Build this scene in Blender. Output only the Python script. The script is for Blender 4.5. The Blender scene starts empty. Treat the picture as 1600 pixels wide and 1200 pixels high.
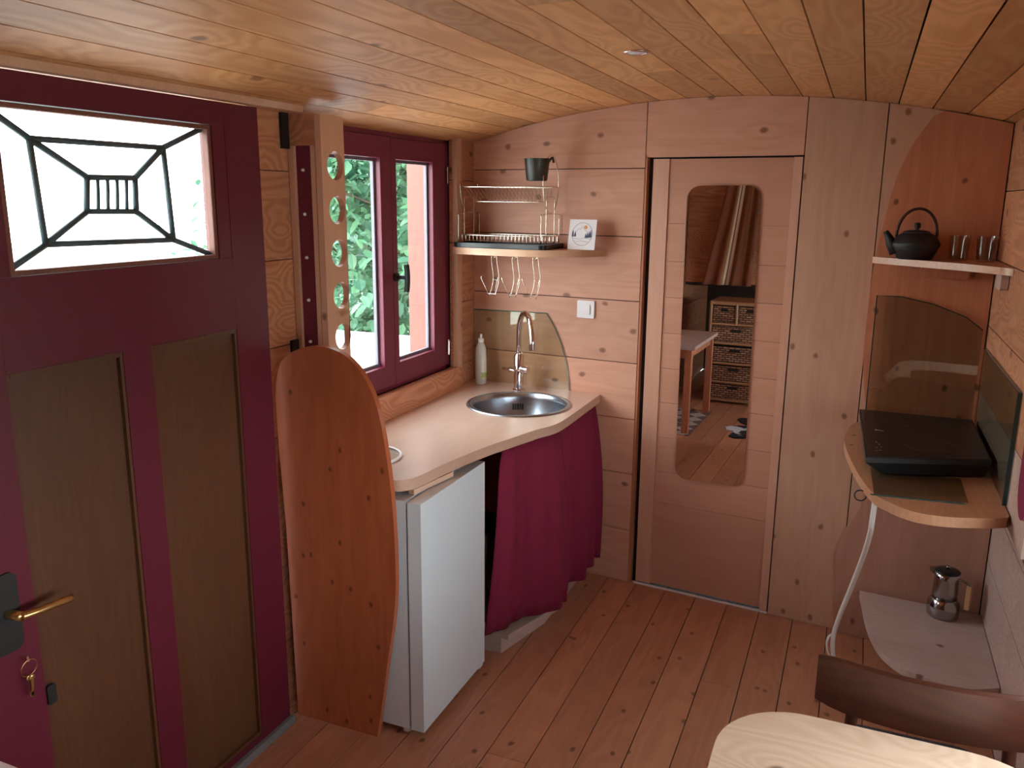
import bpy, bmesh, math, random
from mathutils import Vector, Matrix
random.seed(7)
sc = bpy.context.scene
COL = sc.collection
PI = math.pi
# ------------------------------------------------------------------ camera
F_PX = 1303.0
yaw, pitch, roll = .3938, .2186, -.0086
cy, sy, cp, sp = math.cos(yaw), math.sin(yaw), math.cos(pitch), math.sin(pitch)
fw = Vector((-sy*cp, cy*cp, -sp)); ri = Vector((cy, sy, 0)); dn = fw.cross(ri)
cr, sr = math.cos(roll), math.sin(roll)
rx = cr*ri + sr*dn; dy = -sr*ri + cr*dn
cd = bpy.data.cameras.new('camera'); cam = bpy.data.objects.new('camera', cd); COL.objects.link(cam)
cd.sensor_fit = 'HORIZONTAL'; cd.sensor_width = 36; cd.lens = 36*F_PX/1600; cd.clip_start = .02; cd.clip_end = 200
up = -dy
cam.matrix_world = Matrix(((rx.x, up.x, -fw.x, 0), (rx.y, up.y, -fw.y, 0), (rx.z, up.z, -fw.z, 1.78), (0, 0, 0, 1)))
sc.camera = cam
# ------------------------------------------------------------------ world and light
w = bpy.data.worlds.new('sky'); sc.world = w; w.use_nodes = True
wn = w.node_tree.nodes; wl = w.node_tree.links
bg = wn['Background']
tc = wn.new('ShaderNodeTexCoord'); sep = wn.new('ShaderNodeSeparateXYZ'); wl.new(tc.outputs['Generated'], sep.inputs[0])
rp = wn.new('ShaderNodeValToRGB'); wl.new(sep.outputs['Z'], rp.inputs[0])
rp.color_ramp.elements[0].position = 0; rp.color_ramp.elements[0].color = (.95, .96, .97, 1)
rp.color_ramp.elements[1].position = .9; rp.color_ramp.elements[1].color = (.78, .89, 1, 1)
wl.new(rp.outputs[0], bg.inputs[0]); bg.inputs[1].default_value = 9
sc.view_settings.view_transform = 'Standard'; sc.view_settings.look = 'None'
sc.view_settings.gamma = 1; sc.view_settings.use_curve_mapping = False
sc.view_settings.exposure = 0.6

def portal(name, loc, size, direction):
    l = bpy.data.lights.new(name, 'AREA'); l.shape = 'RECTANGLE'; l.size, l.size_y = size
    l.cycles.is_portal = True
    o = bpy.data.objects.new(name, l); COL.objects.link(o); o.location = loc
    o.rotation_euler = Vector(direction).to_track_quat('-Z', 'Y').to_euler()
portal('window_daylight', (-1.80, 2.93, 1.52), (1.10, 1.12), (1, 0, 0))
portal('door_daylight', (-1.73, 1.55, 1.79), (.46, .70), (1, 0, 0))
portal('right_window_daylight', (.60, .95, 1.02), (.50, 2.5), (-1, 0, 0))

# ------------------------------------------------------------------ room constants
XL, XR, XR2 = -1.74, .447, .548        # left wall, right wall (upper), right wall (below the ledge)
DW = -.0928; CW = 3.514                 # end wall: turned by DW
NB = Vector((-math.sin(DW), math.cos(DW), 0)); UB = Vector((math.cos(DW), math.sin(DW), 0))
def W(u, off=0., z=0.): return NB*(CW-off) + UB*u + Vector((0, 0, z))
def yb(x, off=0.): return ((CW-off) - x*NB.x)/NB.y          # y of the end wall at x
def zc(x): return 2.192 - .122*(x+.62)**2                    # underside of the barrel ceiling
YF = -1.75                              # far end behind the camera

# ------------------------------------------------------------------ materials
def new_mat(name):
    m = bpy.data.materials.new(name); m.use_nodes = True
    return m, m.node_tree.nodes, m.node_tree.links, m.node_tree.nodes['Principled BSDF']
def plain(name, col, rough=.5, metal=0, spec=.5, bump=0, bscale=60, var=0):
    m, n, l, b = new_mat(name)
    b.inputs['Base Color'].default_value = (*col, 1); b.inputs['Roughness'].default_value = rough
    b.inputs['Metallic'].default_value = metal; b.inputs['Specular IOR Level'].default_value = spec
    if bump or var:
        t = n.new('ShaderNodeTexCoord'); no = n.new('ShaderNodeTexNoise'); no.inputs['Scale'].default_value = bscale
        no.inputs['Detail'].default_value = 5; l.new(t.outputs['Object'], no.inputs['Vector'])
        if bump:
            bp = n.new('ShaderNodeBump'); bp.inputs['Strength'].default_value = bump; bp.inputs['Distance'].default_value = .002
            l.new(no.outputs['Fac'], bp.inputs['Height']); l.new(bp.outputs[0], b.inputs['Normal'])
        if var:
            mx = n.new('ShaderNodeMix'); mx.data_type = 'RGBA'
            mx.inputs['A'].default_value = (*[c*(1-var) for c in col], 1); mx.inputs['B'].default_value = (*[min(1, c*(1+var)) for c in col], 1)
            l.new(no.outputs['Fac'], mx.inputs['Factor']); l.new(mx.outputs['Result'], b.inputs['Base Color'])
    return m
def wood(name, light, dark, knot=(.10, .035, .012), axis=0, thin=1, rough=.5, grain=1., knots=1., kscale=4.2, flame=.35, coat=0., spread=.12):
    """pine boards: fibres along local axis, growth rings that swerve, knots, tone per board"""
    m, n, l, b = new_mat(name)
    t = n.new('ShaderNodeTexCoord'); oi = n.new('ShaderNodeObjectInfo')
    rv = n.new('ShaderNodeCombineXYZ')
    for i, k in enumerate((37.1, 61.7, 17.3)):
        mm = n.new('ShaderNodeMath'); mm.operation = 'MULTIPLY'; mm.inputs[1].default_value = k
        l.new(oi.outputs['Random'], mm.inputs[0]); l.new(mm.outputs[0], rv.inputs[i])
    ad = n.new('ShaderNodeVectorMath'); ad.operation = 'ADD'; l.new(t.outputs['Object'], ad.inputs[0]); l.new(rv.outputs[0], ad.inputs[1])
    def mapped(sc_long, sc_cross):
        v = [sc_cross]*3; v[axis] = sc_long
        mp = n.new('ShaderNodeMapping'); mp.inputs['Scale'].default_value = v; l.new(ad.outputs[0], mp.inputs[0]); return mp.outputs[0]
    # knots (elongated cells)
    vo = n.new('ShaderNodeTexVoronoi'); vo.voronoi_dimensions = '2D'; vo.inputs['Scale'].default_value = 1
    wob = n.new('ShaderNodeTexNoise'); wob.inputs['Scale'].default_value = 14; l.new(ad.outputs[0], wob.inputs['Vector'])
    ws = n.new('ShaderNodeVectorMath'); ws.operation = 'SCALE'; ws.inputs['Scale'].default_value = .12; l.new(wob.outputs['Color'], ws.inputs[0])
    s3 = n.new('ShaderNodeSeparateXYZ'); l.new(mapped(kscale*.7, kscale), s3.inputs[0]); c2 = n.new('ShaderNodeCombineXYZ')
    cross = [i for i in (0, 1, 2) if i not in (axis, thin)][0] if thin != axis else (axis+1) % 3
    l.new(s3.outputs[axis], c2.inputs[0]); l.new(s3.outputs[cross], c2.inputs[1])
    w2_ = n.new('ShaderNodeVectorMath'); w2_.operation = 'ADD'; l.new(c2.outputs[0], w2_.inputs[0]); l.new(ws.outputs[0], w2_.inputs[1]); l.new(w2_.outputs[0], vo.inputs['Vector'])
    kr = n.new('ShaderNodeValToRGB'); kr.color_ramp.elements[0].position = .035; kr.color_ramp.elements[0].color = (1, 1, 1, 1)
    kr.color_ramp.elements[1].position = .075; kr.color_ramp.elements[1].color = (0, 0, 0, 1); l.new(vo.outputs['Distance'], kr.inputs[0])
    gate = n.new('ShaderNodeSeparateColor'); l.new(vo.outputs['Color'], gate.inputs[0])
    gt = n.new('ShaderNodeMath'); gt.operation = 'LESS_THAN'; gt.inputs[1].default_value = .62*knots; l.new(gate.outputs[0], gt.inputs[0])
    km = n.new('ShaderNodeMath'); km.operation = 'MULTIPLY'; l.new(kr.outputs[0], km.inputs[0]); l.new(gt.outputs[0], km.inputs[1])
    hr = n.new('ShaderNodeValToRGB'); hr.color_ramp.elements[0].position = .05; hr.color_ramp.elements[0].color = (1, 1, 1, 1)
    hr.color_ramp.elements[1].position = .42; hr.color_ramp.elements[1].color = (0, 0, 0, 1); l.new(vo.outputs['Distance'], hr.inputs[0])
    # growth rings
    big = n.new('ShaderNodeTexNoise'); big.inputs['Scale'].default_value = 1; big.inputs['Detail'].default_value = 2; l.new(mapped(.9, 5.5), big.inputs['Vector'])
    ma = n.new('ShaderNodeMath'); ma.operation = 'MULTIPLY_ADD'; ma.inputs[1].default_value = .55*flame; l.new(hr.outputs[0], ma.inputs[0]); l.new(big.outputs['Fac'], ma.inputs[2])
    mu = n.new('ShaderNodeMath'); mu.operation = 'MULTIPLY'; mu.inputs[1].default_value = 110*grain; l.new(ma.outputs[0], mu.inputs[0])
    si = n.new('ShaderNodeMath'); si.operation = 'SINE'; l.new(mu.outputs[0], si.inputs[0])
    sr_ = n.new('ShaderNodeMapRange'); sr_.inputs['From Min'].default_value = -1; sr_.inputs['From Max'].default_value = 1; l.new(si.outputs[0], sr_.inputs[0])
    fine = n.new('ShaderNodeTexNoise'); fine.inputs['Scale'].default_value = 1; fine.inputs['Detail'].default_value = 4; l.new(mapped(3, 140), fine.inputs['Vector'])
    broad = n.new('ShaderNodeTexNoise'); broad.inputs['Scale'].default_value = 1; broad.inputs['Detail'].default_value = 3; l.new(mapped(1.2, 9), broad.inputs['Vector'])
    def mul(a, f):
        q = n.new('ShaderNodeMath'); q.operation = 'MULTIPLY'; q.inputs[1].default_value = f; l.new(a, q.inputs[0]); return q.outputs[0]
    def add(a, c):
        q = n.new('ShaderNodeMath'); q.operation = 'ADD'; l.new(a, q.inputs[0]); l.new(c, q.inputs[1]); return q.outputs[0]
    fac = add(add(mul(sr_.outputs[0], flame), mul(fine.outputs['Fac'], .45)), mul(broad.outputs['Fac'], .5))
    mr = n.new('ShaderNodeMapRange'); mr.inputs['From Min'].default_value = .30; mr.inputs['From Max'].default_value = .75+flame; l.new(fac, mr.inputs[0])
    mx = n.new('ShaderNodeMix'); mx.data_type = 'RGBA'; mx.inputs['A'].default_value = (*light, 1); mx.inputs['B'].default_value = (*dark, 1); l.new(mr.outputs[0], mx.inputs['Factor'])
    hs = n.new('ShaderNodeHueSaturation'); l.new(mx.outputs['Result'], hs.inputs['Color'])
    vr = n.new('ShaderNodeMapRange'); vr.inputs['To Min'].default_value = 1-spread; vr.inputs['To Max'].default_value = 1+spread; l.new(oi.outputs['Random'], vr.inputs[0]); l.new(vr.outputs[0], hs.inputs['Value'])
    k2 = n.new('ShaderNodeMix'); k2.data_type = 'RGBA'; k2.inputs['B'].default_value = (*knot, 1); l.new(hs.outputs[0], k2.inputs['A']); l.new(mul(km.outputs[0], .78), k2.inputs['Factor'])
    l.new(k2.outputs['Result'], b.inputs['Base Color']); b.inputs['Roughness'].default_value = rough
    if coat: b.inputs['Coat Weight'].default_value = coat; b.inputs['Coat Roughness'].default_value = .18
    bp = n.new('ShaderNodeBump'); bp.inputs['Strength'].default_value = .25; bp.inputs['Distance'].default_value = .0015
    l.new(fac, bp.inputs['Height']); l.new(bp.outputs[0], b.inputs['Normal'])
    return m
def glass(name, tint=(1, 1, 1), refl=.12, rough=.02):
    """thin sheet: see-through with a mirror sheen that grows at grazing angles"""
    m, n, l, b = new_mat(name); n.remove(b)
    tr = n.new('ShaderNodeBsdfTransparent'); tr.inputs[0].default_value = (*tint, 1)
    gl = n.new('ShaderNodeBsdfGlossy'); gl.inputs['Roughness'].default_value = rough
    fr = n.new('ShaderNodeLayerWeight'); fr.inputs['Blend'].default_value = .5
    pw = n.new('ShaderNodeMath'); pw.operation = 'POWER'; pw.inputs[1].default_value = 5; l.new(fr.outputs['Facing'], pw.inputs[0])
    mm = n.new('ShaderNodeMath'); mm.operation = 'MULTIPLY_ADD'; mm.inputs[1].default_value = .95; mm.inputs[2].default_value = .03+refl*.08; l.new(pw.outputs[0], mm.inputs[0])
    mx = n.new('ShaderNodeMixShader'); l.new(mm.outputs[0], mx.inputs[0]); l.new(tr.outputs[0], mx.inputs[1]); l.new(gl.outputs[0], mx.inputs[2])
    l.new(mx.outputs[0], n['Material Output'].inputs[0]); return m
M = {}
M['wall'] = wood('pale_pine_wall', (.70, .37, .262), (.56, .255, .165), knot=(.18, .06, .03), flame=.14, grain=.5, rough=.55, knots=1.1, kscale=5.2)
M['wallz'] = wood('pale_pine_upright', (.70, .41, .285), (.58, .31, .20), knot=(.18, .06, .03), axis=2, flame=.12, grain=.5, rough=.55, knots=1.2, kscale=6)
M['flame'] = wood('flamed_pine', (.64, .30, .17), (.42, .145, .065), flame=.55, grain=.8, rough=.5, knots=.9)
M['ceil'] = wood('ceiling_pine', (.72, .36, .155), (.52, .205, .065), knot=(.16, .05, .02), flame=.42, grain=.55, rough=.52, knots=.38, spread=.20, kscale=3.6, thin=2)
M['floor'] = wood('floor_pine', (.60, .28, .165), (.42, .155, .08), knot=(.12, .035, .02), flame=.16, grain=.5, rough=.36, knots=1., kscale=6.5, spread=.14, thin=2)
M['oval'] = wood('stained_pine', (.56, .155, .062), (.38, .08, .03), knot=(.10, .022, .01), axis=2, flame=.12, grain=.5, rough=.42, knots=1.1, kscale=9, coat=.15)
M['redz'] = wood('orange_pine_upright', (.56, .215, .115), (.40, .12, .055), knot=(.12, .035, .015), axis=2, flame=.14, grain=.5, rough=.5, knots=1.1, kscale=6.5)
M['lowz'] = wood('lower_pine_upright', (.60, .33, .24), (.47, .22, .15), knot=(.14, .05, .03), axis=2, flame=.12, grain=.5, rough=.5, knots=.8, kscale=6)
M['counter'] = wood('worktop_beech', (.76, .52, .41), (.64, .38, .27), axis=1, flame=.06, grain=.5, rough=.30, knots=0, coat=.45, thin=2)
M['shelf'] = wood('shelf_pine', (.68, .42, .28), (.52, .27, .16), flame=.12, grain=.5, rough=.45, knots=.5, coat=.1, thin=2)
M['hobshelf'] = wood('hob_shelf_pine', (.62, .32, .18), (.46, .20, .10), axis=1, flame=.12, rough=.4, knots=.6, kscale=7, coat=.2, thin=2)
M['lowshelf'] = wood('whitened_pine', (.60, .45, .40), (.50, .35, .30), axis=0, flame=.2, rough=.42, knots=.6, kscale=6, thin=2)
M['white_wood'] = wood('whitened_wall_boards', (.60, .42, .36), (.40, .26, .21), axis=1, flame=.3, rough=.5, knots=1., kscale=6)
M['doorpanel'] = wood('dark_oak_panel_shaded', (.13, .052, .022), (.08, .029, .012), axis=2, flame=.15, rough=.42, knots=.3, coat=.1)  # oak brown, darkened further for the shade on the entrance door
M['slide'] = wood('sliding_door_veneer', (.60, .30, .205), (.50, .225, .145), axis=0, flame=.06, grain=.5, rough=.42, knots=0, spread=.04)
M['slidez'] = wood('sliding_door_stile', (.66, .37, .27), (.56, .28, .19), axis=2, flame=.06, rough=.42, knots=0, spread=.04)
M['tabletop'] = wood('dining_table_top', (.60, .44, .33), (.46, .30, .21), axis=0, flame=.3, rough=.38, knots=.12, kscale=5, thin=2)
M['bentwood'] = wood('dark_bentwood', (.060, .014, .006), (.025, .007, .003), axis=0, flame=.25, rough=.38, knots=0, coat=.05)
M['postwood'] = wood('red_painted_post', (.24, .085, .060), (.18, .062, .045), axis=2, flame=.2, rough=.6, knots=.5)
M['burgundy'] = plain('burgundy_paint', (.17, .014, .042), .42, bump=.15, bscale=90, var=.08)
M['burgundy_shaded'] = plain('burgundy_paint_shaded', (.12, .009, .028), .42, bump=.15, bscale=90, var=.08)  # same burgundy, darkened to stand for the shade on the entrance door
M['curtain'] = plain('crimson_cloth', (.22, .008, .048), .85, bump=.3, bscale=300, var=.1)
M['white'] = plain('white_enamel', (.74, .82, .90), .30)
M['plastic_white'] = plain('white_plastic', (.80, .76, .78), .35)
M['seal'] = plain('grey_seal', (.18, .18, .19), .6)
M['black'] = plain('black_satin', (.014, .014, .018), .28)
M['blackmatt'] = plain('black_iron', (.012, .012, .014), .55, bump=.3, bscale=120)
M['cup'] = plain('dark_olive_plastic', (.035, .030, .022), .35)
M['void'] = plain('dark_gap', (.02, .010, .010), .8)
M['chrome'] = plain('chrome', (.78, .70, .70), .12, 1)
M['steel'] = plain('brushed_steel', (.40, .44, .50), .27, 1, bump=.05, bscale=200)
M['wire'] = plain('chromed_wire', (.80, .72, .62), .22, 1)
M['pot'] = plain('dark_polished_steel', (.42, .40, .42), .14, 1)
M['brass'] = plain('brass', (.70, .50, .22), .3, 1)
M['mirror'] = plain('mirror_silver', (.86, .86, .86), .0, 1)
M['lead'] = plain('leaded_came', (.06, .09, .10), .5)
M['pane'] = glass('window_glass', (.97, 1, .98))
M['splash'] = glass('splashback_glass', (.93, .955, .90), refl=.3)
M['splash_edge'] = plain('green_glass_edge', (.10, .16, .13), .2)
M['glass_dark'] = glass('hob_glass_guard', (.84, .87, .83), refl=.35)
M['edge_dark'] = plain('dark_glass_edge', (.02, .06, .06), .2)
M['tumbler'] = glass('tumbler_glass', (.96, .97, .96), refl=.2)
M['soap'] = plain('milky_bottle', (.70, .66, .60), .3)
M['soap'].node_tree.nodes['Principled BSDF'].inputs['Transmission Weight'].default_value = .25
M['label'] = plain('yellow_white_label', (.75, .72, .60), .5)
M['label_g'] = plain('label_green', (.35, .42, .12), .5)
M['paper'] = plain('card_paper', (.80, .76, .80), .6)
M['ink'] = plain('card_ink', (.05, .06, .12), .6)
M['inklight'] = plain('card_grey_ink', (.42, .38, .48), .6)
M['inko'] = plain('card_orange_ink', (.75, .28, .10), .6)
M['cable'] = plain('white_cable', (.74, .68, .64), .45)
M['alcove_shade'] = plain('alcove_shade_board', (.03, .014, .010), .7)  # near-black boards, the alcove's shade put into their colour
M['leather'] = plain('black_leather', (.014, .014, .018), .45, bump=.4, bscale=150)
M['terrace'] = plain('pale_terrace', (.75, .74, .72), .8, var=.08, bscale=3)
M['grass'] = plain('pale_gravel_ground', (.50, .52, .46), .9, var=.15, bscale=3)
M['bark'] = plain('bark', (.10, .07, .05), .9, bump=.6, bscale=30, var=.3)
M['rug'] = plain('rug_base', (.35, .26, .22), .9)
M['lens'] = plain('spot_lens', (.85, .85, .88), .25)
def leafmat():
    m, n, l, b = new_mat('leaf_green')
    oi = n.new('ShaderNodeObjectInfo'); g = n.new('ShaderNodeNewGeometry')
    t = n.new('ShaderNodeTexCoord'); no = n.new('ShaderNodeTexNoise'); no.inputs['Scale'].default_value = 2.2; l.new(t.outputs['Object'], no.inputs[0])
    ad = n.new('ShaderNodeMath'); ad.operation = 'ADD'; l.new(g.outputs['Random Per Island'], ad.inputs[0]); l.new(oi.outputs['Random'], ad.inputs[1])
    fr = n.new('ShaderNodeMath'); fr.operation = 'FRACT'; l.new(ad.outputs[0], fr.inputs[0])
    rp = n.new('ShaderNodeValToRGB'); l.new(fr.outputs[0], rp.inputs[0])
    rp.color_ramp.elements[0].color = (.030, .10, .060, 1); rp.color_ramp.elements[1].color = (.11, .25, .13, 1)
    l.new(rp.outputs[0], b.inputs['Base Color']); b.inputs['Roughness'].default_value = .5
    tl = n.new('ShaderNodeBsdfTranslucent'); l.new(rp.outputs[0], tl.inputs[0])
    mx = n.new('ShaderNodeMixShader'); mx.inputs[0].default_value = .35; l.new(b.outputs[0], mx.inputs[1]); l.new(tl.outputs[0], mx.inputs[2])
    l.new(mx.outputs[0], n['Material Output'].inputs[0]); return m
M['leaf'] = leafmat()
def stripes():
    m, n, l, b = new_mat('striped_brown_cloth')
    t = n.new('ShaderNodeUVMap'); s = n.new('ShaderNodeSeparateXYZ'); l.new(t.outputs[0], s.inputs[0])
    rp = n.new('ShaderNodeValToRGB'); rp.color_ramp.interpolation = 'CONSTANT'; l.new(s.outputs[0], rp.inputs[0])
    br, cr_, go = (.26, .085, .045, 1), (.80, .60, .46, 1), (.34, .16, .06, 1)
    e = rp.color_ramp.elements; e[0].position = 0; e[0].color = br; e[1].position = .36; e[1].color = go
    for p, c in ((.40, cr_), (.44, br), (.465, cr_), (.535, br), (.76, go), (.79, br)):
        x = e.new(p); x.color = c
    l.new(rp.outputs[0], b.inputs['Base Color']); b.inputs['Roughness'].default_value = .9; return m
M['stripe'] = stripes()
def wicker():
    m, n, l, b = new_mat('brown_wicker')
    t = n.new('ShaderNodeTexCoord'); br = n.new('ShaderNodeTexBrick'); 
    mp = n.new('ShaderNodeMapping'); mp.inputs['Rotation'].default_value = (PI/2, 0, 0); l.new(t.outputs['Object'], mp.inputs[0]); l.new(mp.outputs[0], br.inputs[0])
    br.inputs['Scale'].default_value = 1; br.inputs['Brick Width'].default_value = .052; br.inputs['Row Height'].default_value = .019
    br.inputs['Mortar Size'].default_value = .004; br.inputs['Color1'].default_value = (.62, .34, .22, 1); br.inputs['Color2'].default_value = (.30, .14, .08, 1); br.inputs['Mortar'].default_value = (.05, .02, .01, 1)
    l.new(br.outputs[0], b.inputs['Base Color']); b.inputs['Roughness'].default_value = .55
    bp = n.new('ShaderNodeBump'); bp.inputs['Distance'].default_value = .004; bp.invert = True; l.new(br.outputs['Fac'], bp.inputs['Height']); l.new(bp.outputs[0], b.inputs['Normal']); return m
M['wicker'] = wicker()
M['rattan'] = plain('rattan_cane', (.42, .22, .12), .4)
def cow():
    m, n, l, b = new_mat('cowhide_black_and_white')
    t = n.new('ShaderNodeTexCoord'); no = n.new('ShaderNodeTexNoise'); no.inputs['Scale'].default_value = 4.; no.inputs['Detail'].default_value = 3; l.new(t.outputs['Object'], no.inputs[0])
    rp = n.new('ShaderNodeValToRGB'); rp.color_ramp.elements[0].position = .545; rp.color_ramp.elements[1].position = .565
    rp.color_ramp.elements[0].color = (.012, .013, .02, 1); rp.color_ramp.elements[1].color = (.72, .72, .78, 1)
    l.new(no.outputs['Fac'], rp.inputs[0]); l.new(rp.outputs[0], b.inputs['Base Color']); b.inputs['Roughness'].default_value = .85; return m
M['cow'] = cow()
def rugm():
    m, n, l, b = new_mat('patterned_rug')
    t = n.new('ShaderNodeTexCoord'); v = n.new('ShaderNodeTexChecker'); v.inputs['Scale'].default_value = 9
    mp = n.new('ShaderNodeMapping'); mp.inputs['Rotation'].default_value = (0, 0, .785); l.new(t.outputs['Object'], mp.inputs[0]); l.new(mp.outputs[0], v.inputs[0])
    v.inputs[1].default_value = (.50, .40, .36, 1); v.inputs[2].default_value = (.16, .09, .09, 1)
    l.new(v.outputs[0], b.inputs['Base Color']); b.inputs['Roughness'].default_value = .95; return m
M['rugp'] = rugm()

# ------------------------------------------------------------------ mesh helpers
def obj(name, bm, mat, parent=None, loc=(0, 0, 0), rot=(0, 0, 0), smooth=False, bevel=0, seg=2):
    if bevel:
        es = [e for e in bm.edges if len(e.link_faces) == 2 and e.calc_face_angle(0) > .6]
        bmesh.ops.bevel(bm, geom=es, offset=bevel, segments=seg, profile=.6, affect='EDGES', clamp_overlap=True)
    bmesh.ops.recalc_face_normals(bm, faces=bm.faces[:])
    me = bpy.data.meshes.new(name); bm.to_mesh(me); bm.free()
    if smooth:
        for p in me.polygons: p.use_smooth = True
        if bevel or smooth == 'auto':
            me.set_sharp_from_angle(angle=.7)
    me.materials.append(mat)
    o = bpy.data.objects.new(name, me); COL.objects.link(o)
    o.location = loc; o.rotation_euler = rot
    if parent: o.parent = parent
    return o
def box(bm, x0, x1, y0, y1, z0, z1):
    v = [bm.verts.new(p) for p in ((x0, y0, z0), (x1, y0, z0), (x1, y1, z0), (x0, y1, z0), (x0, y0, z1), (x1, y0, z1), (x1, y1, z1), (x0, y1, z1))]
    for f in ((0, 3, 2, 1), (4, 5, 6, 7), (0, 1, 5, 4), (1, 2, 6, 5), (2, 3, 7, 6), (3, 0, 4, 7)): bm.faces.new([v[i] for i in f])
    return bm
def B(*a):
    return box(bmesh.new(), *a)
def prism(pts, t0, t1, plane='xy', bm=None):
    """outline extruded between t0 and t1 along the missing axis"""
    bm = bm or bmesh.new()
    def P(a, b, t): return {'xy': (a, b, t), 'xz': (a, t, b), 'yz': (t, a, b)}[plane]
    lo = [bm.verts.new(P(a, b, t0)) for a, b in pts]; hi = [bm.verts.new(P(a, b, t1)) for a, b in pts]
    bm.faces.new(lo[::-1]); bm.faces.new(hi)
    k = len(pts)
    for i in range(k): bm.faces.new((lo[i], lo[(i+1) % k], hi[(i+1) % k], hi[i]))
    return bm
def holed(outer, holes, t0, t1, plane='xy'):
    bm = bmesh.new()
    def P(a, b, t): return {'xy': (a, b, t), 'xz': (a, t, b), 'yz': (t, a, b)}[plane]
    rings = []
    for t in (t0, t1):
        es = []; rr = []
        for loop in [outer]+holes:
            vs = [bm.verts.new(P(a, b, t)) for a, b in loop]; rr.append(vs)
            es += [bm.edges.new((vs[i], vs[(i+1) % len(vs)])) for i in range(len(vs))]
        bmesh.ops.triangle_fill(bm, use_beauty=True, use_dissolve=False, edges=es); rings.append(rr)
    for a, c in zip(*rings):
        for i in range(len(a)): bm.faces.new((a[i], a[(i+1) % len(a)], c[(i+1) % len(a)], c[i]))
    return bm
def tube(bm, pts, r, seg=8, closed=False, taper=None):
    pts = [Vector(p) for p in pts]; k = len(pts); rings = []
    prev = None
    for i, p in enumerate(pts):
        if closed: t = (pts[(i+1) % k]-pts[i-1]).normalized()
        else: t = (pts[min(i+1, k-1)]-pts[max(i-1, 0)]).normalized()
        if prev is None:
            a = Vector((0, 0, 1)) if abs(t.z) < .9 else Vector((1, 0, 0)); n_ = t.cross(a).normalized()
        else:
            n_ = (prev-t*prev.dot(t)).normalized()
        prev = n_; b_ = t.cross(n_); rr = r if taper is None else taper[i]
        rings.append([bm.verts.new(p+(n_*math.cos(2*PI*j/seg)+b_*math.sin(2*PI*j/seg))*rr) for j in range(seg)])
    rng = range(k if closed else k-1)
    for i in rng:
        a, c = rings[i], rings[(i+1) % k]
        for j in range(seg): bm.faces.new((a[j], a[(j+1) % seg], c[(j+1) % seg], c[j]))
    if not closed: bm.faces.new(rings[0][::-1]); bm.faces.new(rings[-1])
    return bm
def lathe(bm, prof, seg=24, c=(0, 0, 0), cap=True):
    rings = []
    for r, z in prof:
        rings.append([bm.verts.new((c[0]+r*math.cos(2*PI*j/seg), c[1]+r*math.sin(2*PI*j/seg), c[2]+z)) for j in range(seg)])
    for a, d in zip(rings, rings[1:]):
        for j in range(seg): bm.faces.new((a[j], a[(j+1) % seg], d[(j+1) % seg], d[j]))
    if cap:
        if prof[0][0] > 1e-5: bm.faces.new(rings[0][::-1])
        if prof[-1][0] > 1e-5: bm.faces.new(rings[-1])
    return bm
def smooth_path(pts, n=8, closed=False):
    pts = [Vector(p) for p in pts]; k = len(pts); out = []
    for i in range(k if closed else k-1):
        if closed: p0, p1, p2, p3 = pts[i-1], pts[i], pts[(i+1) % k], pts[(i+2) % k]
        else: p0, p1, p2, p3 = pts[max(i-1, 0)], pts[i], pts[i+1], pts[min(i+2, k-1)]
        for j in range(n):
            t = j/n
            out.append(.5*((2*p1)+(-p0+p2)*t+(2*p0-5*p1+4*p2-p3)*t*t+(-p0+3*p1-3*p2+p3)*t**3))
    if not closed: out.append(pts[-1])
    return out
def sp2(pts, n=8, closed=False):
    return [(p.x, p.y) for p in smooth_path([(a, b, 0) for a, b in pts], n, closed)]
def circle(cx, cy_, r, n=32, a0=0): return [(cx+r*math.cos(a0+2*PI*i/n), cy_+r*math.sin(a0+2*PI*i/n)) for i in range(n)]
def rrect(x0, x1, y0, y1, r, n=6):
    out = []
    for cx, cy_, a in ((x1-r, y1-r, 0), (x0+r, y1-r, PI/2), (x0+r, y0+r, PI), (x1-r, y0+r, 1.5*PI)):
        out += [(cx+r*math.cos(a+PI/2*i/n), cy_+r*math.sin(a+PI/2*i/n)) for i in range(n+1)]
    return out
def empty(name, loc=(0, 0, 0), rz=0):
    o = bpy.data.objects.new(name, None); COL.objects.link(o); o.location = loc; o.rotation_euler = (0, 0, rz); o.empty_display_size = .1; return o
def tag(o, label, cat, group=None):
    o['label'] = label; o['category'] = cat
    if group: o['group'] = group
    return o
def thing(name, label, cat, loc=(0, 0, 0), rz=0, group=None): return tag(empty(name, loc, rz), label, cat, group)
def struct(o, label=None):
    o['kind'] = 'structure'
    if label: o['label'] = label
    return o
WB = dict(rot=(0, 0, DW))
def wallobj(name, bm, mat, parent=None, u=0, off=0, z=0, **k):
    """local frame of the end wall: x along it, y towards the wall (0 = wall face), z up"""
    return obj(name, bm, mat, parent, loc=W(u, off, z), rot=(0, 0, DW), **k)

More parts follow.
